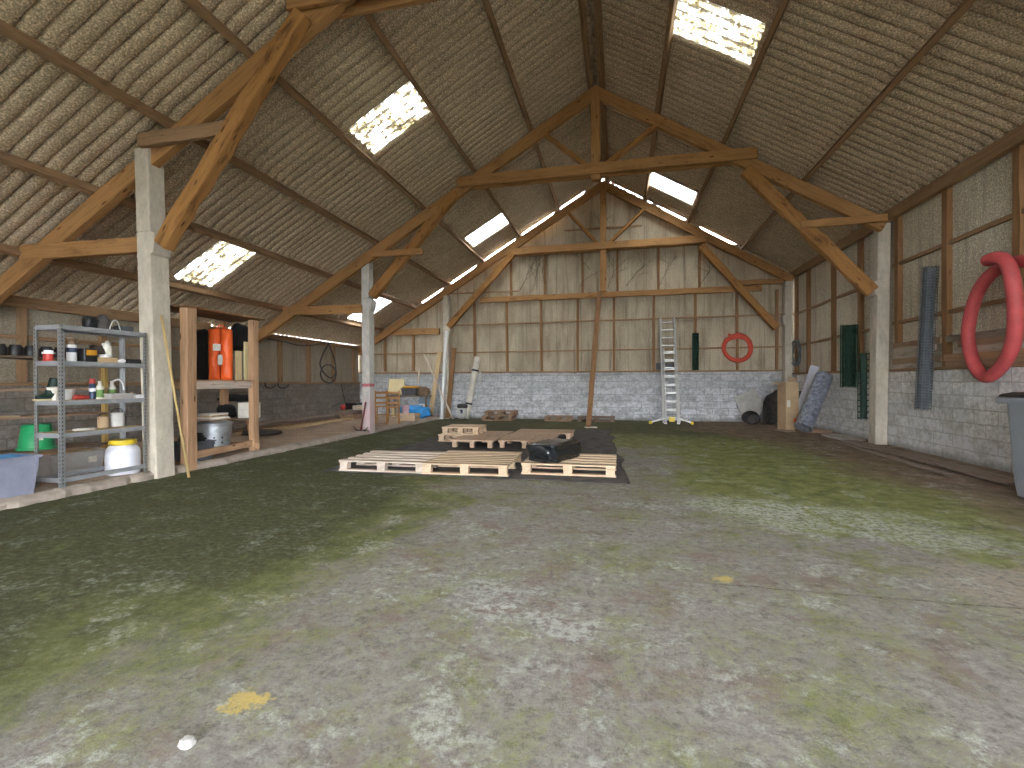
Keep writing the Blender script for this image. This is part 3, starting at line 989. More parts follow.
place(p5, ((a2.x + b2.x) / 2 + .03, a2.y + .72, .018), .0, 'plywood topped pallet behind the black plastic sack')
a, b = at(440, 434.6, Z=.165), at(478.4, 434.6, Z=.165)
c = (a + b) / 2
p6 = make_pallet(0, 0, 5, 'pallet', (b - a).length, .72)
place(p6, (c.x - .06, c.y + .36, .018), -.02, 'small pallet lying under another at the far left of the ground sheet')
p7 = copy_tree(p6)
place(p7, (c.x, c.y + .38, .165), .03, 'small slatted pallet on top of another at the far left of the ground sheet')

# black sack lying across the front right pallet
m = MB()
m.blob((-.85, 6.58, .280), (.47, .86, .25), .13, 2.4, 3, 4, .93, -.38, .42)
bag = m.build('plastic_sack', M['bagfilm'], smooth=60)
tag(bag, 'shiny black filled plastic sack lying on a pine pallet', 'sack')

# pallets against the back wall
def back_pallet(px0, px1, py, mats, label, y=None, z=0., L=None):
    a, b = at(px0, py, Y=y), at(px1, py, Y=y)
    t = make_pallet(0, 0, 5, mats, (b - a).length, .7)
    return place(t, ((a.x + b.x) / 2, y + .36, z), 0, label, group='pallets along the back wall')


back_pallet(481.5, 512, 421, 'palletd', 'brown pallet under another on the floor by the leaning cream tube', 14.85)
t = back_pallet(484, 514, 417, 'palletd', 'brown pallet on top of another by the leaning cream tube', 14.87, .15)
back_pallet(544, 571, 421, 'palletd', 'single brown pallet by the back wall, left of the leaning timber prop', 14.85)
back_pallet(577, 615, 421, 'old', 'dark weathered pallet by the back wall behind the foot of the timber prop', 14.85)

# timber prop leaning on the back beam
b0, b1 = at(588.5, 426.5, Z=.03), at(599.5, 292, Y=YS - .17)
m = MB(); m.bar(b0, b1, .14, .10, (0, 1, 0), 14, .006)
tag(m.build('timber_prop', W['stud'], bevel=.006), 'long brown timber prop leaning from the floor up to the back wall beam', 'timber')
m = MB(); m.box((b0.x + .06, b0.y - .02, .012), (.30, .22, .02), .3)
tag(m.build('scrap_board', M['paper'], bevel=.003), 'pale scrap of board under the foot of the timber prop', 'board')

# ---------------------------------------------------------------- ladder
def ladder():
    by, ty = 14.62, YS - .12
    t = thing('ladder', 'tall aluminium ladder with yellow stabiliser feet leaning on the back wall', 'ladder', (1.6, by, 0))
    H = 3.28
    L0, L1 = at(663.5, 421, Y=by).x, at(660.2, 318, Y=ty).x
    R0, R1 = at(679.5, 421, Y=by).x, at(674.0, 318, Y=ty).x
    zt = at(667, 318, Y=ty).z
    bl, br, tl, tr = V((L0, by, .02)), V((R0, by, .02)), V((L1, ty, zt)), V((R1, ty, zt))
    for a, b in ((bl, tl), (br, tr)):
        m = MB(); m.bar(a, b, .055, .075, (0, 1, 0)); m.build('rail', M['alu'], t, bevel=.006)
    off = V((.0, -.085, 0))
    k = .70
    for a, b in ((bl, tl), (br, tr)):
        s = V((.06 if a is bl else -.05, 0, 0))
        m = MB(); m.bar(a + off + s, a.lerp(b, k) + off + s, .045, .07, (0, 1, 0)); m.build('front_rail', M['alu'], t, bevel=.006)
    n = 13
    for i in range(n):
        f = (i + .45) / n
        m = MB(); m.bar(bl.lerp(tl, f) + V((.01, -.0, 0)), br.lerp(tr, f) - V((.01, 0, 0)), .045, .03); m.build('rung', M['alu'], t, bevel=.005)
        if f < k:
            m = MB(); m.bar(bl.lerp(tl, f) + off + V((.07, 0, .04)), br.lerp(tr, f) + off + V((-.06, 0, .04)), .045, .03); m.build('front_rung', M['alu'], t, bevel=.005)
    yb = by - .14
    for s, e, px in ((1, L0 + .06, 650.5), (-1, R0 - .05, 692)):
        f = at(px, 423, Y=yb).x
        m = MB(); m.bar((e, yb, .17), (f, yb, .045), .05, .04); o = m.build('stabiliser_arm', M['alu'], t, bevel=.005)
        m = MB(); m.lathe([(.0, 0), (.045, .0), (.05, .04), (.035, .075), (0, .08)], (f, yb, 0), 14); m.build('foot', M['yellow'], o, smooth=40)
    m = MB(); m.box(((L0 + R0) / 2, by - .14, .13), (.16, .05, .13)); m.build('clamp', M['yellow'], t, bevel=.01)
    for x in (L0 + .05, R0 - .04):
        m = MB(); m.box((x, by - .085, .01), (.08, .1, .03)); m.build('end_foot', M['white'], t, bevel=.006)


ladder()
# black gutter length behind the ladder
a, b = at(656, 372, Y=YS - .07), at(676.5, 372, Y=YS - .07)
a.z = b.z = 1.575
m = MB()
arc = [(-.075, .13), (-.075, .0), (-.06, -.0), (.06, 0), (.075, .0), (.075, .13), (.065, .13), (.06, .015), (-.06, .015), (-.065, .13)]
m.loft([[(a.x, a.y - .02 + u, a.z + w * 1.5) for u, w in arc], [(b.x, b.y - .02 + u, b.z + w * 1.5) for u, w in arc]])
tag(m.build('plastic_gutter', M['black']), 'black plastic trough resting on the wall sill behind the ladder', 'gutter')


# ---------------------------------------------------------------- rolls of wire mesh
def mesh_roll(name, label, p0, p1, r, mat, step=.07, nv=9, wire=.004, group=None, core=None, ell=(1, 1), turns=2, cr=.9):
    wire *= 1.25
    t = thing(name, label, 'wire roll', p0, group=group)
    p0, p1 = V(p0), V(p1)
    d = (p1 - p0)
    L = d.length
    d.normalize()
    x = d.cross(V((0, 1, 0))).normalized() if abs(d.y) < .8 else d.cross(V((1, 0, 0))).normalized()
    y = d.cross(x)
    m = MB()
    for q in range(turns):
        rr = r * (1 - .28 * q)
        n = int(L / step)
        for i in range(n + 1):
            m.tube([p0 + d * (L * i / n) + x * rr * ell[0] * math.cos(a) + y * rr * ell[1] * math.sin(a) for a in [2 * PI * k / 14 for k in range(14)]], wire, 4, True)
    m.build('ring_wires', mat, t)
    m = MB()
    for q in range(turns):
        rr = r * (1 - .28 * q)
        for k in range(nv):
            a = 2 * PI * (k + .4 * q) / nv
            o = x * rr * ell[0] * math.cos(a) + y * rr * ell[1] * math.sin(a)
            m.tube([p0 + o - d * .03, p1 + o + d * .03], wire, 4)
    m.build('long_wires', mat, t)
    if core:
        m = MB()
        pts = [p0.lerp(p1, i / 24) for i in range(25)]
        m.tube(pts, r * cr, 18, radii=[r * cr * (.91 + .03 * math.sin(i * 2.1)) for i in range(25)])
        m.build('inner_turns', core, t, smooth=60)
    return t


XH = XR - .22
q0, q1 = at(849, 386, X=XH), at(849, 326, X=XH)
mesh_roll('wire_mesh_roll', 'green wire mesh roll hanging high on the right wall, left of another', q0, q1, .155, M['greenwire'], .06, 12, .005, 'green wire rolls on the right wall', ell=(1, 1), turns=2, core=M['greencore'], cr=.6)
q0, q1 = at(863.5, 418, X=XH), at(863.5, 354, X=XH)
mesh_roll('wire_mesh_roll', 'green square-mesh roll hanging low beside the right concrete column', q0, q1, .10, M['greenwire'], .11, 8, .007, 'green wire rolls on the right wall', turns=1, core=M['greencore'], cr=.62)
q0, q1 = at(922.5, 408, X=XH + .02), at(930, 268, X=XH + .02)
mesh_roll('wire_mesh_roll', 'long grey wire netting roll hanging beside the red duct hose', q0, q1, .105, M['greywire'], .045, 7, .005, core=M['greyroll'], cr=.85)
q0, q1 = at(695.5, 369, Y=YS - .13), at(695.5, 334, Y=YS - .13)
mesh_roll('wire_mesh_roll', 'narrow dark mesh roll hanging on the back wall right of the ladder', q0, q1, .085, M['greenwire'], .05, 10, .007, core=M['blackcloth'])

# ---------------------------------------------------------------- hoses
def hose_coil():
    c = at(737.3, 348, Y=YS - .1)
    R = .40
    pts = [at(728.5, 334, Y=YS - .12)]
    for i in range(3 * 16 + 3):
        a = math.radians(115) - 2 * PI * i / 16
        rr = R * (1 - .07 * (i // 16)) + .01 * math.sin(i)
        pts.append(V((c.x + rr * math.cos(a), c.y - .04 + .04 * (i / 50), c.z + rr * math.sin(a))))
    pts.append(at(751.5, 341, Y=YS - .10))
    m = MB(); m.tube(smooth_path(pts, 3), .036, 9)
    tag(m.build('hose_coil', M['hose2'], smooth=180), 'coil of red flexible pipe hanging on the back wall studs', 'hose')


hose_coil()


def big_hose():
    px = [(987.5, 260.5, 4.60), (994, 258, 4.60), (1002, 258.5, 4.62), (1009, 267, 4.64), (1013.5, 288, 4.68), (1015.5, 318, 4.72), (1012, 347, 4.76), (1000, 368, 4.80), (986, 377, 4.82), (974, 364, 4.83), (968, 339, 4.83), (971, 313, 4.82), (980, 288, 4.82), (996, 270, 4.82), (1012, 263, 4.82), (1030, 262, 4.80), (1048, 272, 4.80)]
    pts = [at(a, b, X=x) for a, b, x in px]
    t = tag(MB().tube(smooth_path(pts, 5), .078, 16).build('duct_hose', M['hose'], smooth=60), 'thick red duct hose looped over the boarded right wall', 'hose')


big_hose()
# grey cable hoop and grey panel in the far right corner
c = at(797, 353, X=XR - .07)
m = MB()
m.tube([c + V((rnd.uniform(-.015, .015) - .03 * (k // 20), .30 * math.cos(2 * PI * k / 20), .36 * math.sin(2 * PI * k / 20))) for k in range(60)], .018, 8)
tag(m.build('cable_hoop', M['greycable'], smooth=180), 'dark grey cable hoop hanging in the far right corner', 'cable')

# ---------------------------------------------------------------- far right corner
def quad_panel(name, pts, th, mat, label, cat, bevel=.004):
    """a stiff board given by its corners"""
    pts = [V(p) for p in pts]
    n = (pts[1] - pts[0]).cross(pts[-1] - pts[0]).normalized() * th
    m = MB(); m.prism(pts, n)
    return tag(m.build(name, mat, bevel=bevel), label, cat)


quad_panel('cement_board', [at(746, 423, Y=15.25), at(767, 411, Y=15.36), at(755, 389, Y=15.56), at(733.5, 397, Y=15.50)], .012, M['concboard'], 'tilted grey cement board leaning on the back wall blocks', 'board')
c = at(754, 418, Y=14.6)
m = MB()
Mt = Matrix.Rotation(math.radians(78), 3, 'X') @ Matrix.Rotation(.0, 3, 'Z')
Mt = Matrix.Rotation(math.radians(-28), 3, 'Z') @ Mt
m.lathe([(.0, .02), (.20, .0), (.235, .15), (.27, .34), (.285, .36), (.275, .37), (.255, .34), (.22, .15), (.19, .03), (.0, .04)], V((c.x + .06, 14.85, .135)), 26, Mt, sx=.82, sy=.66)
tag(m.build('rubber_tub', M['blackrub'], smooth=40), 'black rubber tub lying on its side by the cement board', 'tub')
m = MB()
q0 = at(768, 425, Z=.0)


def curl(u, v):
    a = u * 1.9 - .2
    return V((q0.x - .12 + .55 * u + .1 * v, q0.y + .2 + .25 * math.sin(a * 1.6) + .25 * v, .01 + v * (.95 - .35 * (1 - u) ** 2) + .03 * math.sin(u * 9)))


m.grid(curl, 22, 12)
tag(m.build('plastic_sheet', M['blackrub'], smooth=180, solid=.012), 'curved black plastic sheet standing behind the tall cardboard box', 'plastic sheet')


def carton():
    c = at(789.5, 429, Z=.07)
    t = thing('cardboard_box', 'tall open brown cardboard box standing in the far right corner', 'box', (c.x + .03, c.y + .2, .05), .38)
    w, d, h, th = .34, .28, 1.14, .008
    for x, nm in ((-w / 2, 0), (w / 2, 0)):
        m = MB(); m.box((x, 0, h / 2), (th, d, h)); m.build('side_panel', M['cardd'], t, world=False)
    for y in (-d / 2, d / 2):
        m = MB(); m.box((0, y, h / 2), (w, th, h)); m.build('face_panel', M['card'], t, world=False)
    m = MB(); m.box((0, 0, .01), (w, d, .01)); m.build('bottom_panel', M['cardd'], t, world=False)
    m = MB(); m.bar((-w / 2 - .01, 0, h), (-w / 2 - .17, 0, h - .06), d, .007, (0, 0, 1)); m.build('flap', M['card'], t, world=False)
    m = MB(); m.bar((0, -d / 2 + .02, h), (0, -d / 2 - .04, h + .10), w * .6, .007, (0, 0, 1)); m.build('flap', M['cardd'], t, world=False)
    m = MB(); m.box((-w / 2 + .07, -d / 2 - .006, .62), (.09, .003, .16)); m.build('shipping_label', M['paper'], t, world=False)
    m = MB(); m.box((w / 2 - .09, -d / 2 - .006, .22), (.10, .003, .09)); m.build('red_sticker', M['orange'], t, world=False)
    m = MB(); m.box((0, 0, -.025), (w + .1, d + .1, .045)); o = m.build('wooden_base', W['old'], t, world=False)


carton()
quad_panel('dark_board', [at(796, 424, Y=14.75), at(808, 421, Y=14.7), at(807, 391, Y=14.95), at(797, 391, Y=14.95)], .02, M['blackrub'], 'dark board leaning behind the tall cardboard box', 'board')
# foil roll and pale panel leaning on the right wall
r0, r1 = at(803, 428, Z=.14), at(824.5, 376, X=XR - .24)
r0.z = .14
m = MB()
pts = [r0.lerp(r1, i / 30) for i in range(31)]
m.tube(pts, .19, 22, radii=[.185 + .012 * mnoise.noise(V((i * .8, 2, 3))) for i in range(31)])
rl = tag(m.build('foil_roll', M['bubble'], smooth=60), 'silver bubble foil roll leaning on the right wall blocks', 'roll')
a0, a1 = at(797.5, 417, X=4.46), at(815, 366, X=XR - .12)
m = MB(); m.bar(a0, a1, .03, .20, (1, 0, .3), 6)
tag(m.build('pale_panel', M['sheetlt'], bevel=.004), 'narrow pale panel leaning behind the silver foil roll', 'panel')
m = MB()
a, b = at(797, 431, Z=0), at(832, 432, Z=0)
m.box((4.42, 12.83, .035), (.66, .62, .06), .15)
tag(m.build('floor_board', W['palletd'], bevel=.006), 'thick brown board flat on the floor under the foil roll', 'board')
m = MB(); m.blob((4.62, 11.62, .01), (.55, 1.3, .06), .3, 2.5, 5, 3, .3)
tag(m.build('cement_spill', M['earth'], smooth=180), 'pale hardened cement spill on the floor by the right wall', 'cement')

# planks along the right wall
a, b = at(856, 444, Z=.03), at(1016, 492, Z=.03)
d = (b - a)
m = MB(); m.bar((4.40, 10.75, .035), (4.42, 6.55, .035), .30, .035, seg=16, jit=.008)
tag(m.build('plank', W['grey'], bevel=.006), 'wide grey plank lying nearer the right wall on the floor', 'plank', 'planks on the floor by the right wall')
m = MB(); m.bar((4.17, 10.5, .022), (4.03, 7.15, .022), .11, .03, seg=14, jit=.008)
tag(m.build('plank', W['grey'], bevel=.006), 'narrow broken plank beside the wide grey plank on the floor', 'plank', 'planks on the floor by the right wall')


def wheelie_bin():
    t = thing('wheelie_bin', 'grey wheeled bin with a black lid at the right edge of the view', 'bin', (4.13, 5.60, 0), .0)
    def sec(w, d, z, y=0, r=.06):
        out = []
        for sx, sy, a0 in ((1, 1, 0), (-1, 1, 90), (-1, -1, 180), (1, -1, 270)):
            for k in range(4):
                a = math.radians(a0 + k * 30)
                out.append((sx * (w / 2 - r) + r * math.cos(a), y + sy * (d / 2 - r) + r * math.sin(a), z))
        return out
    m = MB(); m.loft([sec(.50, .56, .05), sec(.53, .60, .2), sec(.60, .68, .98), sec(.62, .70, 1.0)]); m.build('body', M['bingrey'], t, world=False, smooth=40)
    m = MB(); m.loft([sec(.70, .78, .97), sec(.72, .80, .985), sec(.72, .80, 1.02), sec(.70, .78, 1.03)]); m.build('rim', M['bingrey'], t, world=False, smooth=40)
    m = MB(); m.loft([sec(.69, .76, 1.035, .01), sec(.67, .74, 1.06, .01), sec(.55, .6, 1.085, .01)]); m.build('lid', M['black'], t, world=False, smooth=40)
    for y in (-.3, .3):
        m = MB(); m.lathe([(.0, 0), (.1, 0), (.1, .05), (0, .05)], (.27, y, .1), 20, Matrix.Rotation(PI / 2, 3, 'X')); m.build('wheel', M['black'], t, world=False, smooth=40)
    m = MB(); m.tube([(.36, -.25, .95), (.42, -.25, 1.0), (.42, .25, 1.0), (.36, .25, .95)], .016, 8); m.build('handle', M['bingrey'], t, world=False, smooth=60)


wheelie_bin()

# ---------------------------------------------------------------- leaning things near the far left column
r0, r1 = at(466, 419, Z=.0), at(477.8, 357, Y=YS - .12)
r0.z = .02
m = MB()
pts = [r0.lerp(r1, i / 24) for i in range(25)]
m.tube(pts, .10, 18, radii=[.105 - .004 * math.sin(i) * .5 for i in range(25)])
tb = thing('card_tube', 'thick cream tube leaning on the back wall with black straps', 'tube', r0)
m.build('tube_body', M['pipe'], tb, smooth=60)
for f in (.24, .78):
    c = r0.lerp(r1, f); dd = (r1 - r0).normalized()
    m = MB(); m.tube([c - dd * .03, c + dd * .03], .113, 18); m.build('strap', M['black'], tb, smooth=60)
c = at(480.5, 377, Y=YS - .22)
m = MB(); m.blob(c, (.10, .08, .32), .2, 3, 2, 2); m.build('hanging_glove', M['greyp'], tb, smooth=60)
c = at(461.5, 412, Y=15.15)
m = MB(); m.blob((c.x, 15.2, .24), (.30, .28, .46), .1, 2, 9, 3, .96)
sk = tag(m.build('canister_bag', M['greyp'], smooth=180), 'grey and black bag standing left of the leaning cream tube', 'bag')
m = MB(); m.blob((c.x + .01, 15.2, .43), (.34, .3, .16), .12, 2, 4, 3)
m.build('black_top', M['blackrub'], sk, smooth=180)
m = MB(); m.box((c.x + .02, 15.065, .26), (.09, .01, .12)); m.build('blue_print', M['navy'], sk, bevel=.004)


def leaner(name, p0, p1, w, h, mat, label, cat, r=None):
    m = MB()
    if r: m.tube([V(p0).lerp(V(p1), i / 8) for i in range(9)], r, 10)
    else: m.bar(p0, p1, w, h, (0, 1, 0), 10, .004)
    return tag(m.build(name, mat, smooth=60 if r else None, bevel=0 if r else .004), label, cat)


p = at(441.3, 420, Z=0)
leaner('pvc_pipe', at(441.5, 419, Y=14.95), at(447, 331, Y=YC - .12), 0, 0, M['pvc'], 'white plastic pipe leaning on the far left concrete column', 'pipe', .065)
leaner('plank', at(447.5, 418, Y=15.08), at(454.2, 348, Y=15.52), .15, .04, W['stud'], 'brown plank leaning just right of the white plastic pipe', 'plank')
leaner('batten', at(453.3, 419, Y=14.5), at(423.6, 354, Y=15.1), .05, .035, W['palletb'], 'thin pale batten leaning crosswise in front of the white pipe', 'batten')
leaner('plank', at(430.5, 415, Y=14.9), at(439.8, 352, Y=15.5), .16, .03, W['pale'], 'wide yellowish plank leaning beside the blue tarpaulin', 'plank')
leaner('metal_rod', at(437.5, 414, Y=15.3), at(437.5, 388, Y=15.55), .03, .03, M['steel'], 'short grey rod leaning behind the white plastic pipe', 'rod', .018)
# ---------------------------------------------------------------- far aisle: chairs, table, bags
def make_chair(label):
    t = thing('wooden_chair', label, 'chair', group='wooden chairs behind the marked column')
    m = W['chair']
    def p(nm, a, b, w, h, up=(0, 0, 1), seg=1):
        q = MB(); q.bar(a, b, w, h, up, seg, .001 if seg > 1 else 0); q.build(nm, m, t, world=False, bevel=.004)
    for x in (-.155, .155):
        p('leg', (x, -.19, 0), (x * .98, -.19, .44), .038, .038, (0, 1, 0))
        q = MB(); q.tube(smooth_path([(x, .20, 0), (x, .19, .44), (x * .97, .21, .70), (x * .95, .24, .90)], 4), .02, 8); q.build('back_leg', m, t, world=False, smooth=60)
    q = MB(); q.box((0, 0, .455), (.35, .42, .03)); q.build('seat', m, t, world=False, bevel=.01)
    for z, y in ((.56, .20), (.70, .213), (.84, .236)):
        p('back_slat', (-.155, y, z), (.155, y, z), .018, .06)
    for z in (.16, .30):
        for x in (-.155, .155): p('side_stretcher', (x, -.19, z), (x, .19, z), .02, .025)
    p('stretcher', (-.155, -.19, .22), (.155, -.19, .22), .02, .025)
    return t


c1 = make_chair('brown wooden chair standing right behind the marked column')
q = at(385, 424, Z=AZ)
place(c1, (-6.47, 12.52, AZ), 3.5)
c2 = copy_tree(c1)
place(c2, (-5.97, 12.18, AZ), 3.62, 'brown wooden chair nearer the blue tarpaulin, second from the marked column')

tz = .78
m = MB(); m.box((-6.75, 15.02, tz - .02), (1.5, .62, .035))
tb = thing('trestle_table', 'low dark table against the back wall carrying crates and a cream board', 'table', (-6.75, 15.02, AZ))
m.build('table_top', W['old'], tb, bevel=.005)
for x in (-7.4, -6.1):
    for y in (14.8, 15.25):
        m = MB(); m.bar((x, y, AZ), (x, y, tz - .03), .06, .06, (0, 1, 0)); m.build('leg', W['old'], tb, bevel=.004)

quad_panel('cream_board', [at(388, 394, Y=15.0), at(404.5, 394.5, Y=15.0), at(404.2, 379, Y=15.2), at(389.2, 379, Y=15.2)], .012, M['cream'], 'square cream board standing on the table behind the chairs', 'board')


def crate(name, label, c, sz, mat, cat='crate', open_=True, rim=.02, taper=.88, rz=0, lab=None):
    t = thing(name, label, cat, (c[0], c[1], c[2]), rz)
    w, d, h = sz
    th = .008
    def ring(k, z, o=0): return [(sx * (w / 2 * k - o), sy * (d / 2 * k - o), z) for sx, sy in ((-1, -1), (1, -1), (1, 1), (-1, 1))]
    m = MB(); m.loft([ring(taper, .0), ring(1, h), ring(1, h, th), ring(taper, .012, th)]); m.build('body', mat, t, world=False, bevel=.006)
    if rim:
        m = MB(); m.loft([ring(1, h - rim, -.012), ring(1, h, -.016), ring(1, h + .004, th), ring(1, h - rim, th)], ring_loop=True); m.build('rim', mat, t, world=False, bevel=.003)
    if lab:
        m = MB(); m.box(lab[0], lab[1]); m.build('label', M['paper'], t, world=False)
    return t


q = at(410, 395.5, Y=14.95)
crate('black_crate', 'black plastic crate with yellow cloth on the table', (q.x, 15.0, tz), (.52, .36, .24), M['greybox'])
m = MB(); m.blob((q.x, 15.0, tz + .26), (.56, .36, .12), .3, 3, 6, 3)
tag(m.build('yellow_cloth', M['orangep'], smooth=180), 'crumpled mustard yellow cloth on top of the black crate', 'cloth')
q = at(424.5, 405, Y=15.1)
m = MB(); m.blob((q.x, 15.12, .40), (.40, .3, .75), .1, 2.2, 12, 3, .97)
sk = tag(m.build('cement_sack', M['sack'], smooth=180), 'blue grey sack with white print standing beside the leaning yellowish plank', 'sack')
m = MB(); m.box((q.x - .03, 14.955, .40), (.20, .012, .22), .02); m.build('white_print', M['white'], sk, bevel=.004)
m = MB(); m.box((q.x - .03, 14.946, .41), (.09, .012, .09), .02); m.build('dark_mark', M['navy'], sk, bevel=.004)
m = MB(); m.blob((q.x - .12, 15.2, .90), (.46, .3, .34), .2, 2.4, 14, 3, .9)
tag(m.build('brown_bag', M['brown'], smooth=180), 'brown sacking bag resting on top of the blue grey sack', 'bag')
m = MB(); m.bar(at(417, 384, Y=15.35), at(420, 368, Y=15.5), .06, .03, (0, 1, 0), 3, .003)
tag(m.build('wood_offcut', W['palletb'], bevel=.004), 'pale wood offcut standing behind the black crate', 'wood')
for px, w, lb in ((393.5, .10, 'left of two yellow cans under the table'), (400.5, .12, 'right of two yellow cans under the table')):
    q = at(px, 403, Y=14.75)
    m = MB(); m.box((q.x, 14.78, AZ + .16), (w, .12, .32)); o = m.build('yellow_can', M['cream'], bevel=.01)
    tag(o, lb, 'can', 'yellow cans under the table')
# blue tarpaulin and the crate in front
m = MB(); q = at(414, 411, Y=14.3)
m.blob((q.x, 14.3, .27), (1.0, .55, .44), .22, 2.1, 21, 4, .82, -.12)
tag(m.build('tarpaulin', M['tarp'], smooth=180), 'crumpled bright blue tarpaulin in front of the sacks', 'tarpaulin')
q = at(411, 421, Z=AZ)
t = thing('wooden_crate', 'small slatted wooden crate on the aisle kerb before the blue tarpaulin', 'crate', (-5.98, 13.25, AZ))
for z in (.05, .16):
    for y in (13.05, 13.45):
        m = MB(); m.bar((-6.28, y, z + AZ), (-5.72, y, z + AZ), .015, .08); m.build('side_slat', W['pallet'], t, bevel=.003)
    for x in (-6.27, -5.73):
        m = MB(); m.bar((x, 13.05, z + AZ), (x, 13.45, z + AZ), .015, .08); m.build('end_slat', W['pallet'], t, bevel=.003)
for y in (13.1, 13.2, 13.3, 13.4):
    m = MB(); m.bar((-6.28, y, .21 + AZ), (-5.72, y, .21 + AZ), .07, .012); m.build('top_slat', W['pallet'], t, bevel=.002)
m = MB(); m.lathe([(0, 0), (.10, 0), (.115, .24), (.105, .24), (.09, .01), (0, .01)], (-6.1, 13.25, .218 + AZ), 18)
tag(m.build('pink_pot', M['pink'], smooth=40), 'pale pink plastic pot on the small wooden crate', 'pot')

# pickaxe leaning on the marked column
q = at(360.8, 430.5, Y=10.3)
t = thing('pickaxe', 'rusty red pickaxe leaning on the marked concrete column', 'pickaxe', q)
m = MB(); m.tube([q, at(365.6, 402, Y=YB - .06)], .02, 8); m.build('handle', M['rust'], t, smooth=60)
pts = smooth_path([at(352.8, 426, Y=10.22), at(356.5, 430, Y=10.26), at(360.8, 431, Y=10.3), at(364.5, 430.6, Y=10.3), at(368, 427, Y=10.26)], 4)
m = MB(); m.tube(pts, .02, 6, radii=[.006 + .018 * math.sin(PI * i / (len(pts) - 1)) for i in range(len(pts))]); m.build('head', M['iron'], t, smooth=60)

# cable loops on the aisle wall
X = XL + .1
P = [(329, 343), (324, 352), (320, 364), (325, 374), (331.5, 378), (335.8, 372), (331, 365.5), (324, 366), (320.5, 374), (324, 381), (331.5, 382.5), (336, 375), (334, 358), (329.5, 346), (329, 342)]
m = MB(); m.tube(smooth_path([at(a, b, X=X + .004 * i) for i, (a, b) in enumerate(P)], 4), .022, 7)
tag(m.build('cable_loops', M['blackrub'], smooth=180), 'black cable hung in loops on the aisle wall', 'cable')
P = [(268, 339), (285, 342), (300, 345.5), (315, 345), (328, 342)]
m = MB(); m.tube(smooth_path([at(a, b, X=X) for a, b in P], 5), .014, 6)
tag(m.build('slack_cable', M['blackrub'], smooth=180), 'slack black cable strung along the aisle wall top', 'cable')
P = [(341, 384), (343.5, 395), (345.5, 405), (342.5, 404), (337, 404), (332, 407)]
m = MB(); m.tube(smooth_path([at(a, b, X=XL + .06) for a, b in P], 5), .012, 6)
tag(m.build('lamp_cable', M['blackrub'], smooth=180), 'thin black cable hanging down to the small red lamp', 'cable')
q = at(343, 407, X=XL + .25)
t = thing('work_lamp', 'small red lamp with a dark stand by the aisle wall', 'lamp', (q.x, q.y, AZ))
m = MB(); m.lathe([(0, 0), (.10, 0), (.10, .02), (.02, .04), (.02, q.z - AZ - .05), (0, q.z - AZ - .05)], (q.x, q.y, AZ), 12); m.build('stand', M['black'], t, smooth=40)
m = MB(); m.lathe([(0, -.10), (.07, -.08), (.09, 0), (.07, .07), (0, .09)], q, 14); m.build('lamp_shade', M['red'], t, smooth=180)
q = at(355, 411, X=XL + .45)
m = MB(); m.box((q.x, q.y, AZ + .23), (.42, .5, .46))
tag(m.build('toolbox', M['black'], bevel=.02), 'black box on the aisle floor left of the marked column', 'box')
for px in (268, 281):
    a, b, c, d = at(px - 3, 383, X=XL + .06), at(px - 2, 387, X=XL + .1), at(px + 4, 388, X=XL + .16), at(px + 8, 384.5, X=XL + .16)
    m = MB(); m.tube(smooth_path([a, b, c, d], 4), .015, 6)
    tag(m.build('wall_hook', M['iron'], smooth=180), 'bent iron hook on the aisle wall sill, %s of two' % ('left' if px == 268 else 'right'), 'hook', 'iron hooks on the aisle wall')

# boards stacked along the aisle wall
LB = ['lowest orange board of the pile along the aisle wall', 'orange board second from the floor in the aisle wall pile', 'dark board third up in the aisle wall pile', 'topmost greyed board of the aisle wall pile, nearest the wall']
for i, (x, w, z, y0, y1, mt) in enumerate(((-7.9, .22, .12, 8.9, 13.2, 'pale'), (-8.16, .24, .12, 9.3, 12.9, 'stud'), (-8.5, .26, .13, 8.6, 13.6, 'old'), (-8.62, .18, .22, 9.6, 13.3, 'grey'))):
    m = MB(); m.bar((x, y0, z), (x + .06, y1, z + .004), w, .055 if i < 3 else .05, seg=12, jit=.005)
    tag(m.build('board', W[mt], bevel=.005), LB[i], 'board', 'boards along the aisle wall')
LB = ['lower brown timber by the lamp at the aisle wall', 'upper brown timber by the lamp at the aisle wall', 'short pale block end on the timbers by the lamp']
for i, (c, s, mt) in enumerate((((-8.1, 13.9, .16), (.5, 1.0, .13), 'palletd'), ((-8.3, 13.95, .29), (.4, 1.1, .11), 'grey'), ((-8.02, 14.1, .42), (.34, .4, .13), 'palletb'))):
    m = MB(); m.box(c, s)
    tag(m.build('timber_block', W[mt], bevel=.008), LB[i], 'timber', 'timbers by the aisle lamp')
m = MB(); m.blob((-7.45, 9.0, .15), (.75, .6, .12), .15, 2, 4, 3, .6)
tag(m.build('black_tray', M['blackrub'], smooth=180), 'flat black plastic tray on the aisle floor behind the timber rack', 'tray')

# ---------------------------------------------------------------- timber rack
fa, fb = at(189, 470.5, Z=0), at(254, 456, Z=0)
DX = -.62


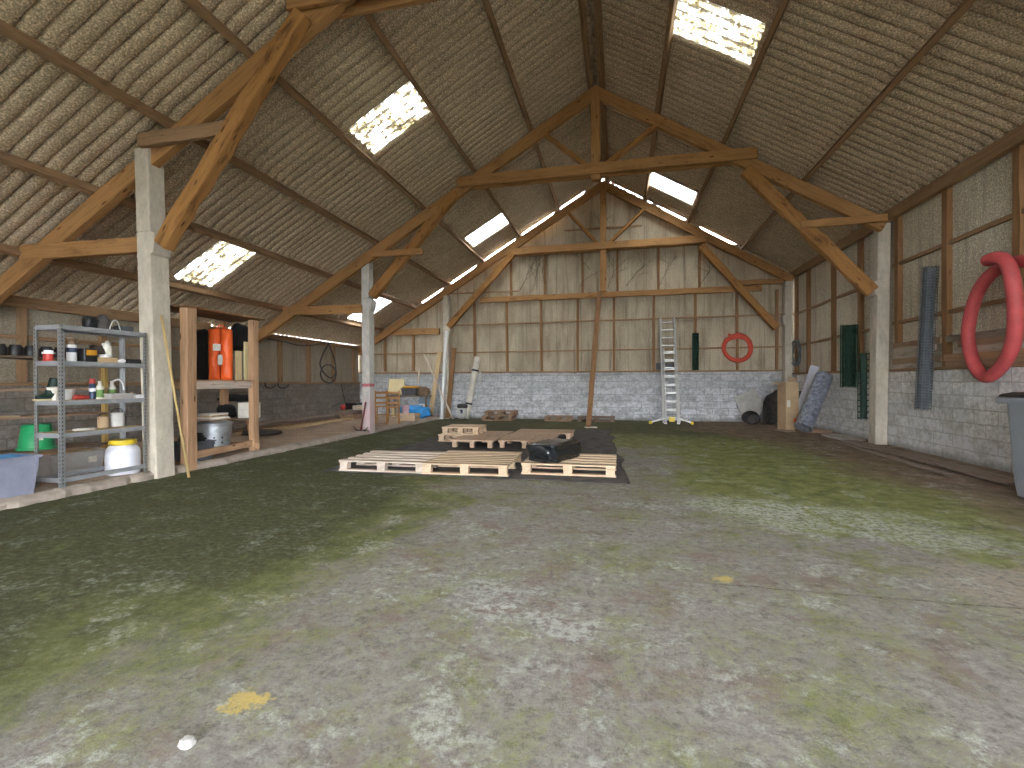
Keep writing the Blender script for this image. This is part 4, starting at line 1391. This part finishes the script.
def rack():
    t = thing('timber_rack', 'rough timber rack with boarded top between the two left columns', 'rack', (fa.x, fa.y, 0))
    zt = at(188, 308, Y=fa.y).z
    def post(nm, x, y, w, h, z1, z0=0.):
        m = MB(); m.bar((x, y, z0), (x, y, z1), w, h, (0, 1, 0), 8, .004); m.build(nm, W['rack'], t, bevel=.008)
    post('post', fa.x, fa.y, .13, .16, zt)
    post('post', fb.x, fb.y, .10, .13, zt)
    post('back_post', fa.x + DX, fa.y + .05, .10, .10, zt, AZ)
    post('back_post', fb.x + DX, fb.y + .05, .10, .10, zt, AZ)
    def rail(nm, a, b, w, h, mt='rack'):
        m = MB(); m.bar(a, b, w, h, (0, 0, 1), 8, .004); m.build(nm, W[mt], t, bevel=.006)
    zm = at(220, 385, X=fa.x).z
    d = V((0, 1, 0))
    rail('shelf_rail', (fa.x - .02, fa.y + .08, zm), (fb.x - .02, fb.y - .06, zm), .06, .11, 'palletb')
    rail('shelf_rail', (fa.x + DX, fa.y + .08, zm), (fb.x + DX, fb.y - .06, zm), .06, .11)
    for i in range(4):
        x = fa.x - .08 - i * .15
        rail('shelf_board', (x, fa.y + .08, zm + .065), (x, fb.y - .04, zm + .065), .14, .02)
    zl = .30
    rail('bottom_rail', (fa.x, fa.y + .08, .20), (fb.x, fb.y - .06, .22), .06, .10)
    rail('bottom_rail', (fa.x + DX, fa.y + .08, .2), (fb.x + DX, fb.y, .22), .06, .10)
    for i in range(4):
        x = fa.x - .03 - i * .17
        rail('top_board', (x, fa.y - .12, zt + .015 + .01 * (i % 2)), (x, fb.y + .10, zt + .01), .17, .022, 'old' if i % 2 else 'stud')
    rail('top_board', (fa.x - .3, fa.y + .6, zt + .06), (fa.x - .26, fb.y + .05, zt + .05), .3, .02)
    rail('end_rail', (fa.x, fb.y, .18), (fa.x + DX, fb.y + .05, .18), .05, .09)
    rail('end_rail', (fa.x, fa.y, zm), (fa.x + DX, fa.y + .05, zm), .05, .09)
    return zt, zm


RT_Z, RM_Z = rack()
m = MB(); m.tube([at(189, 477.5, Z=0), at(175, 397, X=-5.55), at(161.3, 315.5, X=-5.64)], .016, 8)
tag(m.build('bamboo_cane', W['bamboo'], smooth=180), 'thin bamboo cane leaning on the near left concrete column', 'cane')

# orange life vest hanging in the rack
def vest():
    c = at(221, 354, X=-6.12)
    zb = RM_Z + .08
    h = at(222, 330, X=-6.12).z - zb
    rz = .55
    t = thing('life_vest', 'bright orange life vest hanging in the timber rack', 'life vest', (c.x, c.y, zb), rz)
    w = .31
    for s in (-1, 1):
        m = MB()
        def f(u, v, s=s):
            x = s * (.012 + (w / 2 - .012) * u)
            b = math.sin(PI * min(1, max(0, u))) ** .5
            e = math.sin(PI * min(1, max(0, v))) ** .35
            if .25 < v < .55: x += s * (1 - u) * .035 * (1 - abs(v - .40) / .15)
            return V((x, -.02 - .06 * b * e + .012 * mnoise.noise(V((u * 4 + s, v * 7, 1))), h * v + (.03 * (1 - u) if v > .97 else 0)))
        m.grid(f, 12, 26)
        m.build('front_panel', M['orange'], t, world=False, smooth=180, solid=.03)
    m = MB(); m.box((0, .02, h / 2), (w * .96, .05, h * .94)); m.build('back_panel', M['orange'], t, world=False, bevel=.02)
    m = MB(); m.box((-.035, -.112, h * .64), (.105, .01, .105)); m.build('white_patch', M['paper'], t, world=False, bevel=.003)
    m = MB(); m.tube(smooth_path([(-.07, 0, h), (-.03, 0, h + .06), (.03, 0, h + .06), (.07, 0, h)], 4), .012, 6); m.build('strap', M['orange'], t, world=False, smooth=60)
    m = MB(); m.box((.0, -.06, h * .40), (.07, .02, .17)); m.build('grey_lining', M['greyp'], t, world=False, bevel=.01)
    return t


vest()
q = at(240, 340, X=-6.25)
m = MB(); m.blob(at(241, 338, X=-6.3), (.2, .42, .46), .18, 2, 31, 3)
tag(m.build('dark_coat', M['blackcloth'], smooth=180), 'dark coat hanging behind the orange life vest', 'coat')
m = MB(); m.blob(at(203, 357, X=-6.35), (.16, .5, .85), .15, 2, 33, 3)
tag(m.build('dark_coat', M['blackcloth'], smooth=180), 'dark jacket hanging left of the life vest beside the near rack post', 'coat')
for (px, pz0, pz1, lb) in ((238.5, 381, 351, 'cream strip standing on the rack shelf right of the life vest'), (247, 381, 342, 'taller cream strip standing beside the far rack post')):
    a = at(px, 381, X=-6.05)
    b = at(px, pz1, X=-6.05)
    m = MB(); m.box((a.x, a.y, (RM_Z + .08 + b.z) / 2), (.03, .12, b.z - RM_Z - .08))
    tag(m.build('wood_strip', M['cream'], bevel=.004), lb, 'strip')

# galvanised incinerator bin
q = at(216, 449, Z=AZ)
ic = V((-6.02, 6.28, AZ + .08))
t = thing('incinerator_bin', 'galvanised round bin with air holes under the timber rack', 'bin', ic)
prof = [(.0, 0), (.20, 0), (.205, .03), (.212, .14), (.218, .145), (.215, .15), (.225, .28), (.231, .285), (.228, .29), (.238, .40), (.252, .41), (.252, .425), (.238, .43)]
m = MB(); m.lathe(prof + [(.225, .43), (.2, .03), (0, .02)], ic, 34); m.build('body', M['zinc'], t, smooth=40)
m = MB(); m.lathe([(.0, .475), (.12, .468), (.23, .448), (.256, .43), (.25, .425), (.23, .435), (0, .45)], ic, 34); m.build('lid', M['zinc'], t, smooth=40)
for k in range(3):
    for j in range(3):
        a = math.radians(-75 + 28 * k)
        z = .07 + .075 * j
        r = .2095 + .045 * z
        m = MB(); m.lathe([(0, 0), (.014, 0), (.014, .006), (0, .006)], ic + V((r * math.cos(a), r * math.sin(a), z)), 10, Matrix.Rotation(a, 3, 'Z') @ Matrix.Rotation(PI / 2, 3, 'Y')); m.build('air_hole', M['black'], t)
for sg in (-1, 1):
    a = math.radians(-55) if sg < 0 else math.radians(125)
    c = ic + V((.24 * math.cos(a), .24 * math.sin(a), .34))
    tv = V((-math.sin(a), math.cos(a), 0)); ov = V((math.cos(a), math.sin(a), 0))
    m = MB(); m.tube(smooth_path([c - tv * .06, c - tv * .05 + ov * .04, c + tv * .05 + ov * .04, c + tv * .06], 4), .008, 6); m.build('handle', M['steel'], t, smooth=60)

q = at(206, 455, X=-5.95)
crate('storage_box', 'dark grey open box in front of the galvanised bin', (-6.02, fa.y + .30, AZ), (.40, .34, .28), M['greybox'], 'box')
m = MB(); m.blob((-6.05, fa.y + .30, AZ + .30), (.30, .26, .2), .2, 2, 41, 3)
tag(m.build('dark_bundle', M['blackcloth'], smooth=180), 'dark cloth bundle heaped in the grey open box', 'cloth')
# stool
q = at(236, 420, X=-6.35)
sc_ = V((q.x, q.y, AZ))
RB = Matrix.Rotation(.72, 3, 'Z')
t = thing('wooden_stool', 'small brown wooden bench behind the galvanised bin', 'stool', sc_)
m = MB(); m.box(sc_ + V((0, 0, .50)), (.60, .24, .035), .72); m.build('seat', W['old'], t, bevel=.008)
for sx in (-1, 1):
    for sy in (-1, 1):
        m = MB(); m.bar(sc_ + RB @ V((sx * .25, sy * .13, 0)), sc_ + RB @ V((sx * .17, sy * .09, .48)), .04, .04, (0, 1, 0)); m.build('leg', W['stud'], t, bevel=.004)
m = MB(); m.box(sc_ + RB @ V((.20, -.03, .652)), (.34, .14, .26), .72)
tag(m.build('cream_carton', M['paper'], bevel=.008), 'cream carton standing on the small wooden bench', 'box')
m = MB(); m.blob(sc_ + RB @ V((-.14, .02, .64)), (.30, .22, .24), .2, 2, 43, 3, .97)
m.blob(sc_ + RB @ V((-.02, .17, .86)), (.62, .12, .12), .3, 2.4, 45, 3)
tag(m.build('black_bag', M['blackcloth'], smooth=180), 'black bag lying on the small bench behind the cream carton', 'bag')
PL_ = []
zz = AZ + .08 + .475
for i, (w, d, c) in enumerate(((.40, .30, 'cardd'), (.36, .28, 'paper'), (.38, .26, 'card'), (.34, .26, 'paper'))):
    m = MB(); m.box((-6.02 + rnd.uniform(-.02, .02), 6.24 + rnd.uniform(-.03, .03), zz + .013), (d, w, .024), rnd.uniform(-.2, .2))
    tag(m.build('flat_board', M[c], bevel=.002), ['bottom brown card on the galvanised bin lid', 'pale sheet second up on the galvanised bin lid', 'brown card third up on the galvanised bin lid', 'pale sheet on top of the cards on the galvanised bin'][i], 'card', 'cards on the galvanised bin')
    zz += .026

# ---------------------------------------------------------------- metal shelving unit
SX0, SX1 = -5.76, -6.13
SY0, SY1 = 4.01, 4.97
LV = [.20, .675, 1.022, 1.445, 1.83]


def shelving():
    t = thing('shelving_unit', 'grey metal shelving unit with perforated posts beside the near left column', 'shelving', (SX0, SY0, AZ))
    for x, sx in ((SX0, -1), (SX1, 1)):
        for y, sy in ((SY0, 1), (SY1, -1)):
            m = MB()
            a = .042
            m.loft([[(x, y, z), (x + sx * a, y, z), (x + sx * a, y + sy * .003, z), (x + sx * .003, y + sy * .003, z), (x + sx * .003, y + sy * a, z), (x, y + sy * a, z)] for z in (AZ, LV[4] + .004)])
            o = m.build('post', M['steel'], t)
            h = MB()
            for k in range(42):
                z = AZ + .05 + k * .041
                h.box((x + sx * .016, y - sy * .0008, z), (.007, .002, .016))
                h.box((x - sx * .0008, y + sy * .016, z), (.002, .007, .016))
            h.build('slots', M['black'], o)
    for i, z in enumerate(LV):
        b = t
        if i:
            m = MB(); m.box(((SX0 + SX1) / 2, (SY0 + SY1) / 2, z - .006), (SX0 - SX1 - .012, SY1 - SY0 - .012, .012))
            b = m.build('shelf', W['pale'] if i in (1, 2) else M['steel2'], t)
        m = MB()
        for y in (SY0 + .004, SY1 - .004): m.box(((SX0 + SX1) / 2, y, z - .025), (SX0 - SX1 - .008, .006, .05))
        for x in (SX0 - .004, SX1 + .004): m.box((x, (SY0 + SY1) / 2, z - .025), (.006, SY1 - SY0 - .008, .05))
        m.build('edge_frame', M['steel2'], b)


shelving()


def lathe_thing(name, label, cat, c, prof, mat, n=20, group=None, smooth=40, sx=1, sy=1):
    m = MB(); m.lathe(prof, c, n, sx=sx, sy=sy)
    return tag(m.build(name, mat, smooth=smooth), label, cat, group)


def cap_on(o, name, c, prof, mat, n=18):
    m = MB(); m.lathe(prof, c, n)
    m.build(name, mat, o, smooth=40)


def sp(px, z, X=-6.12):
    """a spot on a shelf at height z seen above pixel column px"""
    lo, hi = 340., 500.
    X = min(-5.83, max(-6.06, X + .19))
    p = at(px, 400, X=X)
    return V((X, p.y, z))


# top shelf
z = LV[4]
c = sp(92, z, -6.2)
m = MB(); m.blob(c + V((0, -.02, .075)), (.12, .13, .15), .35, 3, 51, 3, .95)
tag(m.build('respirator', M['black'], smooth=180), 'black respirator mask on the shelving top, left of the black cone', 'mask')
c = sp(103, z, -6.2)
m = MB(); m.lathe([(0, 0), (.10, 0), (.095, .03), (.075, .12), (.03, .19), (0, .2)], c, 20)
tag(m.build('black_cone', M['blackrub'], smooth=40), 'black cone shaped cover on top of the shelving unit', 'cover')
a = sp(110, z + .012, -6.03); b = sp(121, z + .01, -6.12)
m = MB(); m.tube(smooth_path([a, a.lerp(b, .3) + V((0, 0, .10)), a.lerp(b, .7) + V((0, 0, .11)), b], 6), .007, 6)
tag(m.build('wire_loop', M['pvc'], smooth=180), 'pale cable arched on top of the shelving unit', 'cable')
c = sp(124, z, -6.2)
m = MB(); m.box(c + V((0, 0, .04)), (.14, .16, .08))
tag(m.build('tin_box', M['greybox'], bevel=.01), 'small dark tin at the far end of the shelving top', 'tin')
# upper shelf
z = LV[3]
c = sp(49, z, -6.24)
t = thing('lidded_tub', 'small red and white tub at the near end of the upper metal shelf', 'tub', c)
m = MB(); m.lathe([(0, 0), (.06, 0), (.066, .02), (.055, .03), (.062, .10), (0, .10)], c, 20); m.build('body', M['red'], t, smooth=40)
m = MB(); m.lathe([(.03, .1), (.07, .1), (.072, .125), (.05, .13), (.05, .15), (0, .152)], c, 20); m.build('lid', M['white'], t, smooth=40)
t.scale = (.8, .8, .8)
c = sp(72, z, -6.06)
t = thing('spray_bottle', 'white bottle with a brown cap standing at the front of the upper metal shelf', 'bottle', c)
m = MB(); m.lathe([(0, 0), (.042, 0), (.045, .01), (.045, .16), (.04, .185), (0, .185)], c, 20); m.build('body', M['white'], t, smooth=40)
m = MB(); m.lathe([(0, .185), (.036, .185), (.036, .20), (.03, .205), (.03, .23), (.044, .235), (.044, .26), (0, .262)], c, 20); m.build('cap', M['cap'], t, smooth=40)
m = MB(); m.lathe([(.0455, .10), (.0455, .15), (.046, .15), (.046, .10)], c, 20); m.build('blue_band', M['navy'], t, smooth=40)
lathe_thing('navy_tin', 'dark blue tin beside the white bottle on the upper shelf', 'tin', sp(80, z, -6.13), [(0, 0), (.042, 0), (.042, .14), (.038, .15), (0, .15)], M['navy'])
c = sp(87.5, z, -6.04)
t = thing('battery_box', 'black and yellow battery box on the upper metal shelf', 'box', c)
m = MB(); m.box(c + V((0, 0, .075)), (.12, .145, .15)); m.build('body', M['black'], t, bevel=.008)
m = MB(); m.box(c + V((.0625, 0, .105)), (.004, .11, .06)); m.build('yellow_label', M['orangep'], t)
c = sp(101, z, -6.08)
t = thing('wooden_box', 'shallow wooden box holding odds and ends on the upper shelf', 'box', c)
for y in (-.125, .125):
    m = MB(); m.box(c + V((0, y, .03)), (.16, .012, .06)); m.build('end_board', W['pale'], t, bevel=.002)
for x in (-.08, .08):
    m = MB(); m.box(c + V((x, 0, .03)), (.012, .26, .06)); m.build('side_board', W['pale'], t, bevel=.002)
m = MB(); m.box(c + V((0, 0, .006)), (.15, .24, .01)); m.build('floor_board', W['pale'], t)
m = MB(); m.blob(c + V((-.02, .0, .12)), (.12, .17, .17), .4, 3, 61, 3)
tag(m.build('leather_bundle', M['rustdark'], smooth=180), 'dark brown leather bundle in the shallow wooden box', 'bundle')
m = MB(); m.blob(c + V((.02, .055, .15)), (.08, .085, .20), .45, 3, 63, 3)
tag(m.build('white_rag', M['paper'], smooth=180), 'crumpled white rag sticking up from the shallow wooden box', 'rag')
m = MB(); m.lathe([(0, 0), (.05, .0), (.065, .03), (.06, .032), (.045, .008), (0, .008)], c + V((.03, .02, .062)), 18, sx=1, sy=1.2)
tag(m.build('white_dish', M['white'], smooth=40), 'small white dish on the front of the shallow wooden box', 'dish')
lathe_thing('black_cup', 'small black cup right of the shallow wooden box', 'cup', sp(116.5, z, -6.06), [(0, 0), (.03, 0), (.035, .05), (0, .05)], M['black'])
m = MB(); m.blob(sp(122, z, -6.02) + V((0, 0, .027)), (.06, .09, .055), .4, 3, 65, 2, .9)
tag(m.build('white_nozzle', M['white'], smooth=180), 'small white plastic fitting near the far end of the upper shelf', 'fitting')
m = MB(); m.box(sp(132, z, -6.12) + V((0, 0, .03)), (.12, .17, .06))
tag(m.build('tool_case', M['black'], bevel=.012), 'flat black case at the far end of the upper metal shelf', 'case')
# middle shelf
z = LV[2]
c = sp(45, z, -6.2)
t = thing('rubber_boot', 'dark green rubber boot tilted at the near end of the middle shelf', 'boot', c)
m = MB(); pts = smooth_path([c + V((0, -.10, .04)), c + V((0, .0, .05)), c + V((0, .06, .09)), c + V((0, .095, .18)), c + V((0, .13, .30))], 4)
m.tube(pts, .05, 14, radii=[.035 + .03 * min(1, i / 8) for i in range(len(pts))]); m.build('upper', M['greend'], t, smooth=180)
m = MB(); m.bar(c + V((0, -.13, .012)), c + V((0, .10, .012)), .09, .022, seg=4); m.build('sole', M['cream'], t, bevel=.008)
t.scale = (.78, .78, .78)
t = thing('cup_stack', 'stack of cream cups beside the green boot', 'cups', sp(54, z, -6.18))
c = sp(54, z, -6.18)
m = MB(); m.lathe([(0, 0), (.03, 0), (.032, .07), (.045, .08), (.045, .11), (.06, .115), (.06, .14), (.03, .15), (0, .15)], c, 18)
m.build('cups', M['paper'], t, smooth=40)
lathe_thing('grey_bowl', 'light grey bowl on the middle metal shelf behind the near post', 'bowl', sp(66.5, z, -6.22), [(0, 0), (.05, 0), (.07, .08), (.078, .12), (.074, .12), (.045, .012), (0, .012)], M['greyp'])
m = MB(); m.blob(sp(80, z, -6.2) + V((0, 0, .025)), (.12, .2, .055), .3, 3, 71, 3, .9)
tag(m.build('red_cloth', M['red'], smooth=180), 'crumpled red cloth lying on the middle metal shelf', 'cloth')
c = sp(92.5, z, -6.16)
t = thing('spray_can', 'dark spray can with a red cap on the middle metal shelf', 'can', c)
m = MB(); m.lathe([(0, 0), (.032, 0), (.032, .17), (.024, .185), (0, .185)], c, 18); m.build('body', M['navy'], t, smooth=40)
m = MB(); m.lathe([(0, .18), (.03, .18), (.029, .235), (0, .24)], c, 18); m.build('cap', M['red'], t, smooth=40)
m = MB(); m.lathe([(.0325, .09), (.033, .09), (.033, .13), (.0325, .13)], c, 18); m.build('pale_band', M['white'], t, smooth=40)
for px, lb, X in ((100, 'white bottle with a green label beside the dark spray can', -6.14), (112, 'sprayer bottle with a green label and pale trigger hose', -6.22)):
    c = sp(px, z, X)
    t = thing('label_bottle', lb, 'bottle', c, group='green labelled bottles')
    m = MB(); m.lathe([(0, 0), (.038, 0), (.04, .01), (.04, .13), (.02, .17), (.018, .21), (0, .212)], c, 18); m.build('body', M['paper'], t, smooth=40)
    m = MB(); m.lathe([(.0405, .02), (.041, .02), (.041, .11), (.0405, .11)], c, 18); m.build('green_label', M['lime'], t, smooth=40)
    if px == 112:
        m = MB(); m.tube(smooth_path([c + V((0, 0, .2)), c + V((.02, .06, .23)), c + V((.02, .11, .19)), c + V((.02, .13, .1))], 5), .009, 7); m.build('trigger_hose', M['white'], t, smooth=60)
c = sp(118, z, -6.06)
crate('grey_tray', 'grey plastic tray toward the far end of the middle shelf', (c.x, c.y, c.z), (.16, .26, .06), M['crategrey'], 'tray', rim=.012)
m = MB(); m.bar(sp(130, z + .03, -6.05), sp(132, z + .055, -6.12), .03, .05, seg=3)
tag(m.build('hand_brush', W['pale'], bevel=.006), 'small wooden brush beside the grey tray', 'brush')
m = MB(); m.box(sp(138, z, -6.02) + V((0, 0, .022)), (.06, .10, .043))
tag(m.build('white_carton', M['white'], bevel=.004), 'small white box at the far end of the middle shelf', 'box')
# lower shelf
z = LV[1]
m = MB(); m.blob(sp(84, z, -6.08) + V((0, 0, .012)), (.1, .22, .028), .3, 3, 75, 3, .8)
tag(m.build('paper_sheet', M['paper'], smooth=180), 'crumpled paper lying on the lower wooden shelf', 'paper')
for px, lb, mt, r, h in ((117, 'white paint tin on the lower shelf behind the rear post', 'greyp', .075, .16), (103, 'brown paint tin on the lower shelf beside the white one', 'card', .055, .12)):
    c = sp(px, z, -6.28)
    t = thing('paint_tin', lb, 'tin', c, group='paint tins on the lower shelf')
    m = MB(); m.lathe([(0, 0), (r, 0), (r, h), (r * 1.05, h + .008), (r * .9, h + .012), (0, h + .008)], c, 22); m.build('body', M[mt], t, smooth=40)
    m = MB(); m.tube(smooth_path([c + V((0, -r, h * .8)), c + V((0, -r * .7, h * 1.3)), c + V((0, r * .7, h * 1.3)), c + V((0, r, h * .8))], 5), .004, 5); m.build('handle', M['iron'], t, smooth=60)
# below
c = sp(122.5, LV[0], -6.16)
c.z = AZ
t = thing('plastic_drum', 'white plastic drum with a yellow screw lid on the bottom shelf', 'drum', c)
m = MB(); m.lathe([(0, 0), (.155, 0), (.17, .02), (.175, .05), (.175, .24), (.172, .25), (.175, .26), (.17, .30), (.145, .345), (.12, .355), (.12, .37), (0, .37)], c, 32); m.build('body', M['drum'], t, smooth=40)
m = MB(); m.lathe([(.0, .425), (.115, .425), (.135, .42), (.14, .385), (.145, .375), (.12, .36), (0, .36)], c, 32); m.build('lid', M['yellow'], t, smooth=40)
crate('storage_crate', 'long grey plastic crate with a paper label on the bottom shelf', (-6.60, 4.68, AZ), (.34, .62, .28), M['crategrey'], lab=((.167, .15, .17), (.006, .10, .07)))
m = MB(); m.box((-6.60, 4.62, AZ + .292), (.34, .5, .012), .03)
tag(m.build('brown_card', M['cardd'], bevel=.002), 'brown card lying over the long grey crate', 'card')
crate('storage_crate', 'pale clear plastic crate with blue cloth standing before the shelving', (-5.98, 3.52, AZ), (.40, .62, .39), M['crateblue'], rim=.03)
m = MB(); m.blob((-5.98, 3.52, AZ + .36), (.375, .595, .07), .06, 2, 81, 4, None, 0, .3)
tag(m.build('blue_cloth', M['bluec'], smooth=180), 'bright blue cloth filling the pale plastic crate', 'cloth')

# rough plank rack on the aisle side behind the metal shelving
def plank_rack():
    t = thing('plank_rack', 'long rough plank rack behind the metal shelving unit', 'rack', (-7.1, 3.6, AZ))
    for y, x in ((2.3, -7.32), (2.3, -6.88), (5.42, -7.0)):
        if True:
            m = MB(); m.bar((x, y, AZ), (x, y, 1.62 if y < 4 else 1.52), .07, .05, (0, 1, 0), 4, .003); m.build('post', W['yellow'] if y > 4 else W['old'], t, bevel=.004)
    for z in (.38, .80, 1.13, 1.52):
        for x in (-7.22, -6.98):
            m = MB(); m.bar((x, 2.25, z), (x, 5.38, z), .22, .025, seg=10, jit=.004); m.build('shelf_board', W['old' if z > 1.3 or z < .5 else 'palletd'], t, bevel=.003)
    return t


plank_rack()
c = V((-7.08, 4.66, .393))
t = thing('green_tub', 'bright green tub turned upside down on the low plank shelf', 'tub', c)
m = MB(); m.lathe([(.18, 0), (.19, .0), (.19, .022), (.175, .028), (.14, .30), (.13, .31), (0, .315), (0, .305), (.125, .30), (.165, .03)], c, 30); m.build('body', M['green'], t, smooth=40)
m = MB(); m.box(c + V((.145, -.075, .17)), (.01, .08, .10), -.47); m.build('paper_label', M['paper'], t)
for k in range(5):
    c = V((-7.05, 4.27 + k * .16, 1.534))
    lathe_thing('dark_jar', ['black jar on the high plank shelf, first from the left edge', 'black jar on the high plank shelf, second from the left edge', 'black jar on the high plank shelf, third from the left edge', 'black jar on the high plank shelf, fourth from the left edge', 'black jar on the high plank shelf, nearest the metal post'][k], 'jar', c,
                [(0, 0), (.065, 0), (.07, .02), (.07, .10), (.055, .12), (.055, .135), (0, .135)], M['black'], 18, 'black jars on the plank rack')
m = MB(); m.box((-6.98, 3.75, 1.151), (.12, .7, .012), .05)
tag(m.build('white_strip', M['white'], bevel=.002), 'white plastic strip lying on the plank rack', 'strip')
m = MB(); m.box((-6.98, 4.15, .822), (.16, .45, .015), -.08)
tag(m.build('brown_card', M['card'], bevel=.002), 'brown card on the plank rack above the green tub', 'card')

q = at(188, 746, Z=.0)
m = MB(); m.blob(q + V((0, 0, .012)), (.05, .04, .03), .4, 3, 91, 3)
tag(m.build('foil_scrap', M['greyp'], smooth=180), 'small crumpled pale scrap on the floor near the yellow paint mark', 'scrap')
# dead creeper stems on the gable
m = MB()
def stem(p, d, L, r, depth):
    pts = [p]
    n = 7
    for i in range(n):
        d = (d + V((rnd.uniform(-.35, .35), 0, rnd.uniform(-.25, .3)))).normalized()
        p = p + d * L / n
        pts.append(V((p.x, YS - .075 + .02 * rnd.random(), min(p.z, rz_(p.x) - .05))))
    m.tube(pts, r, 4, radii=[r * (1 - .7 * i / n) for i in range(n + 1)])
    if depth:
        for k in (2, 3, 4, 5, 6):
            if rnd.random() < .75: stem(pts[k], (d + V((rnd.choice((-1, 1)) * 1.0, 0, rnd.uniform(-.2, .7)))).normalized(), L * .55, r * .6, depth - 1)
for px, py, L, dx in ((520, 290, 1.3, .5), (532, 291, 1.5, .5), (545, 285, 1.1, -.3), (580, 287, 1.2, .2), (590, 270, .9, -.5), (608, 288, 1.2, .5), (626, 286, .9, .4), (660, 285, .8, .6), (700, 285, 1.0, .4), (600, 240, .8, .6), (470, 300, .7, .6)):
    stem(at(px, py, Y=YS - .02), V((dx, 0, 1)).normalized(), L, .009, 2)
tag(m.build('creeper_stems', M['twig']), 'dead creeper stems clinging to the gable sheeting above the beam', 'creeper', kind='stuff')
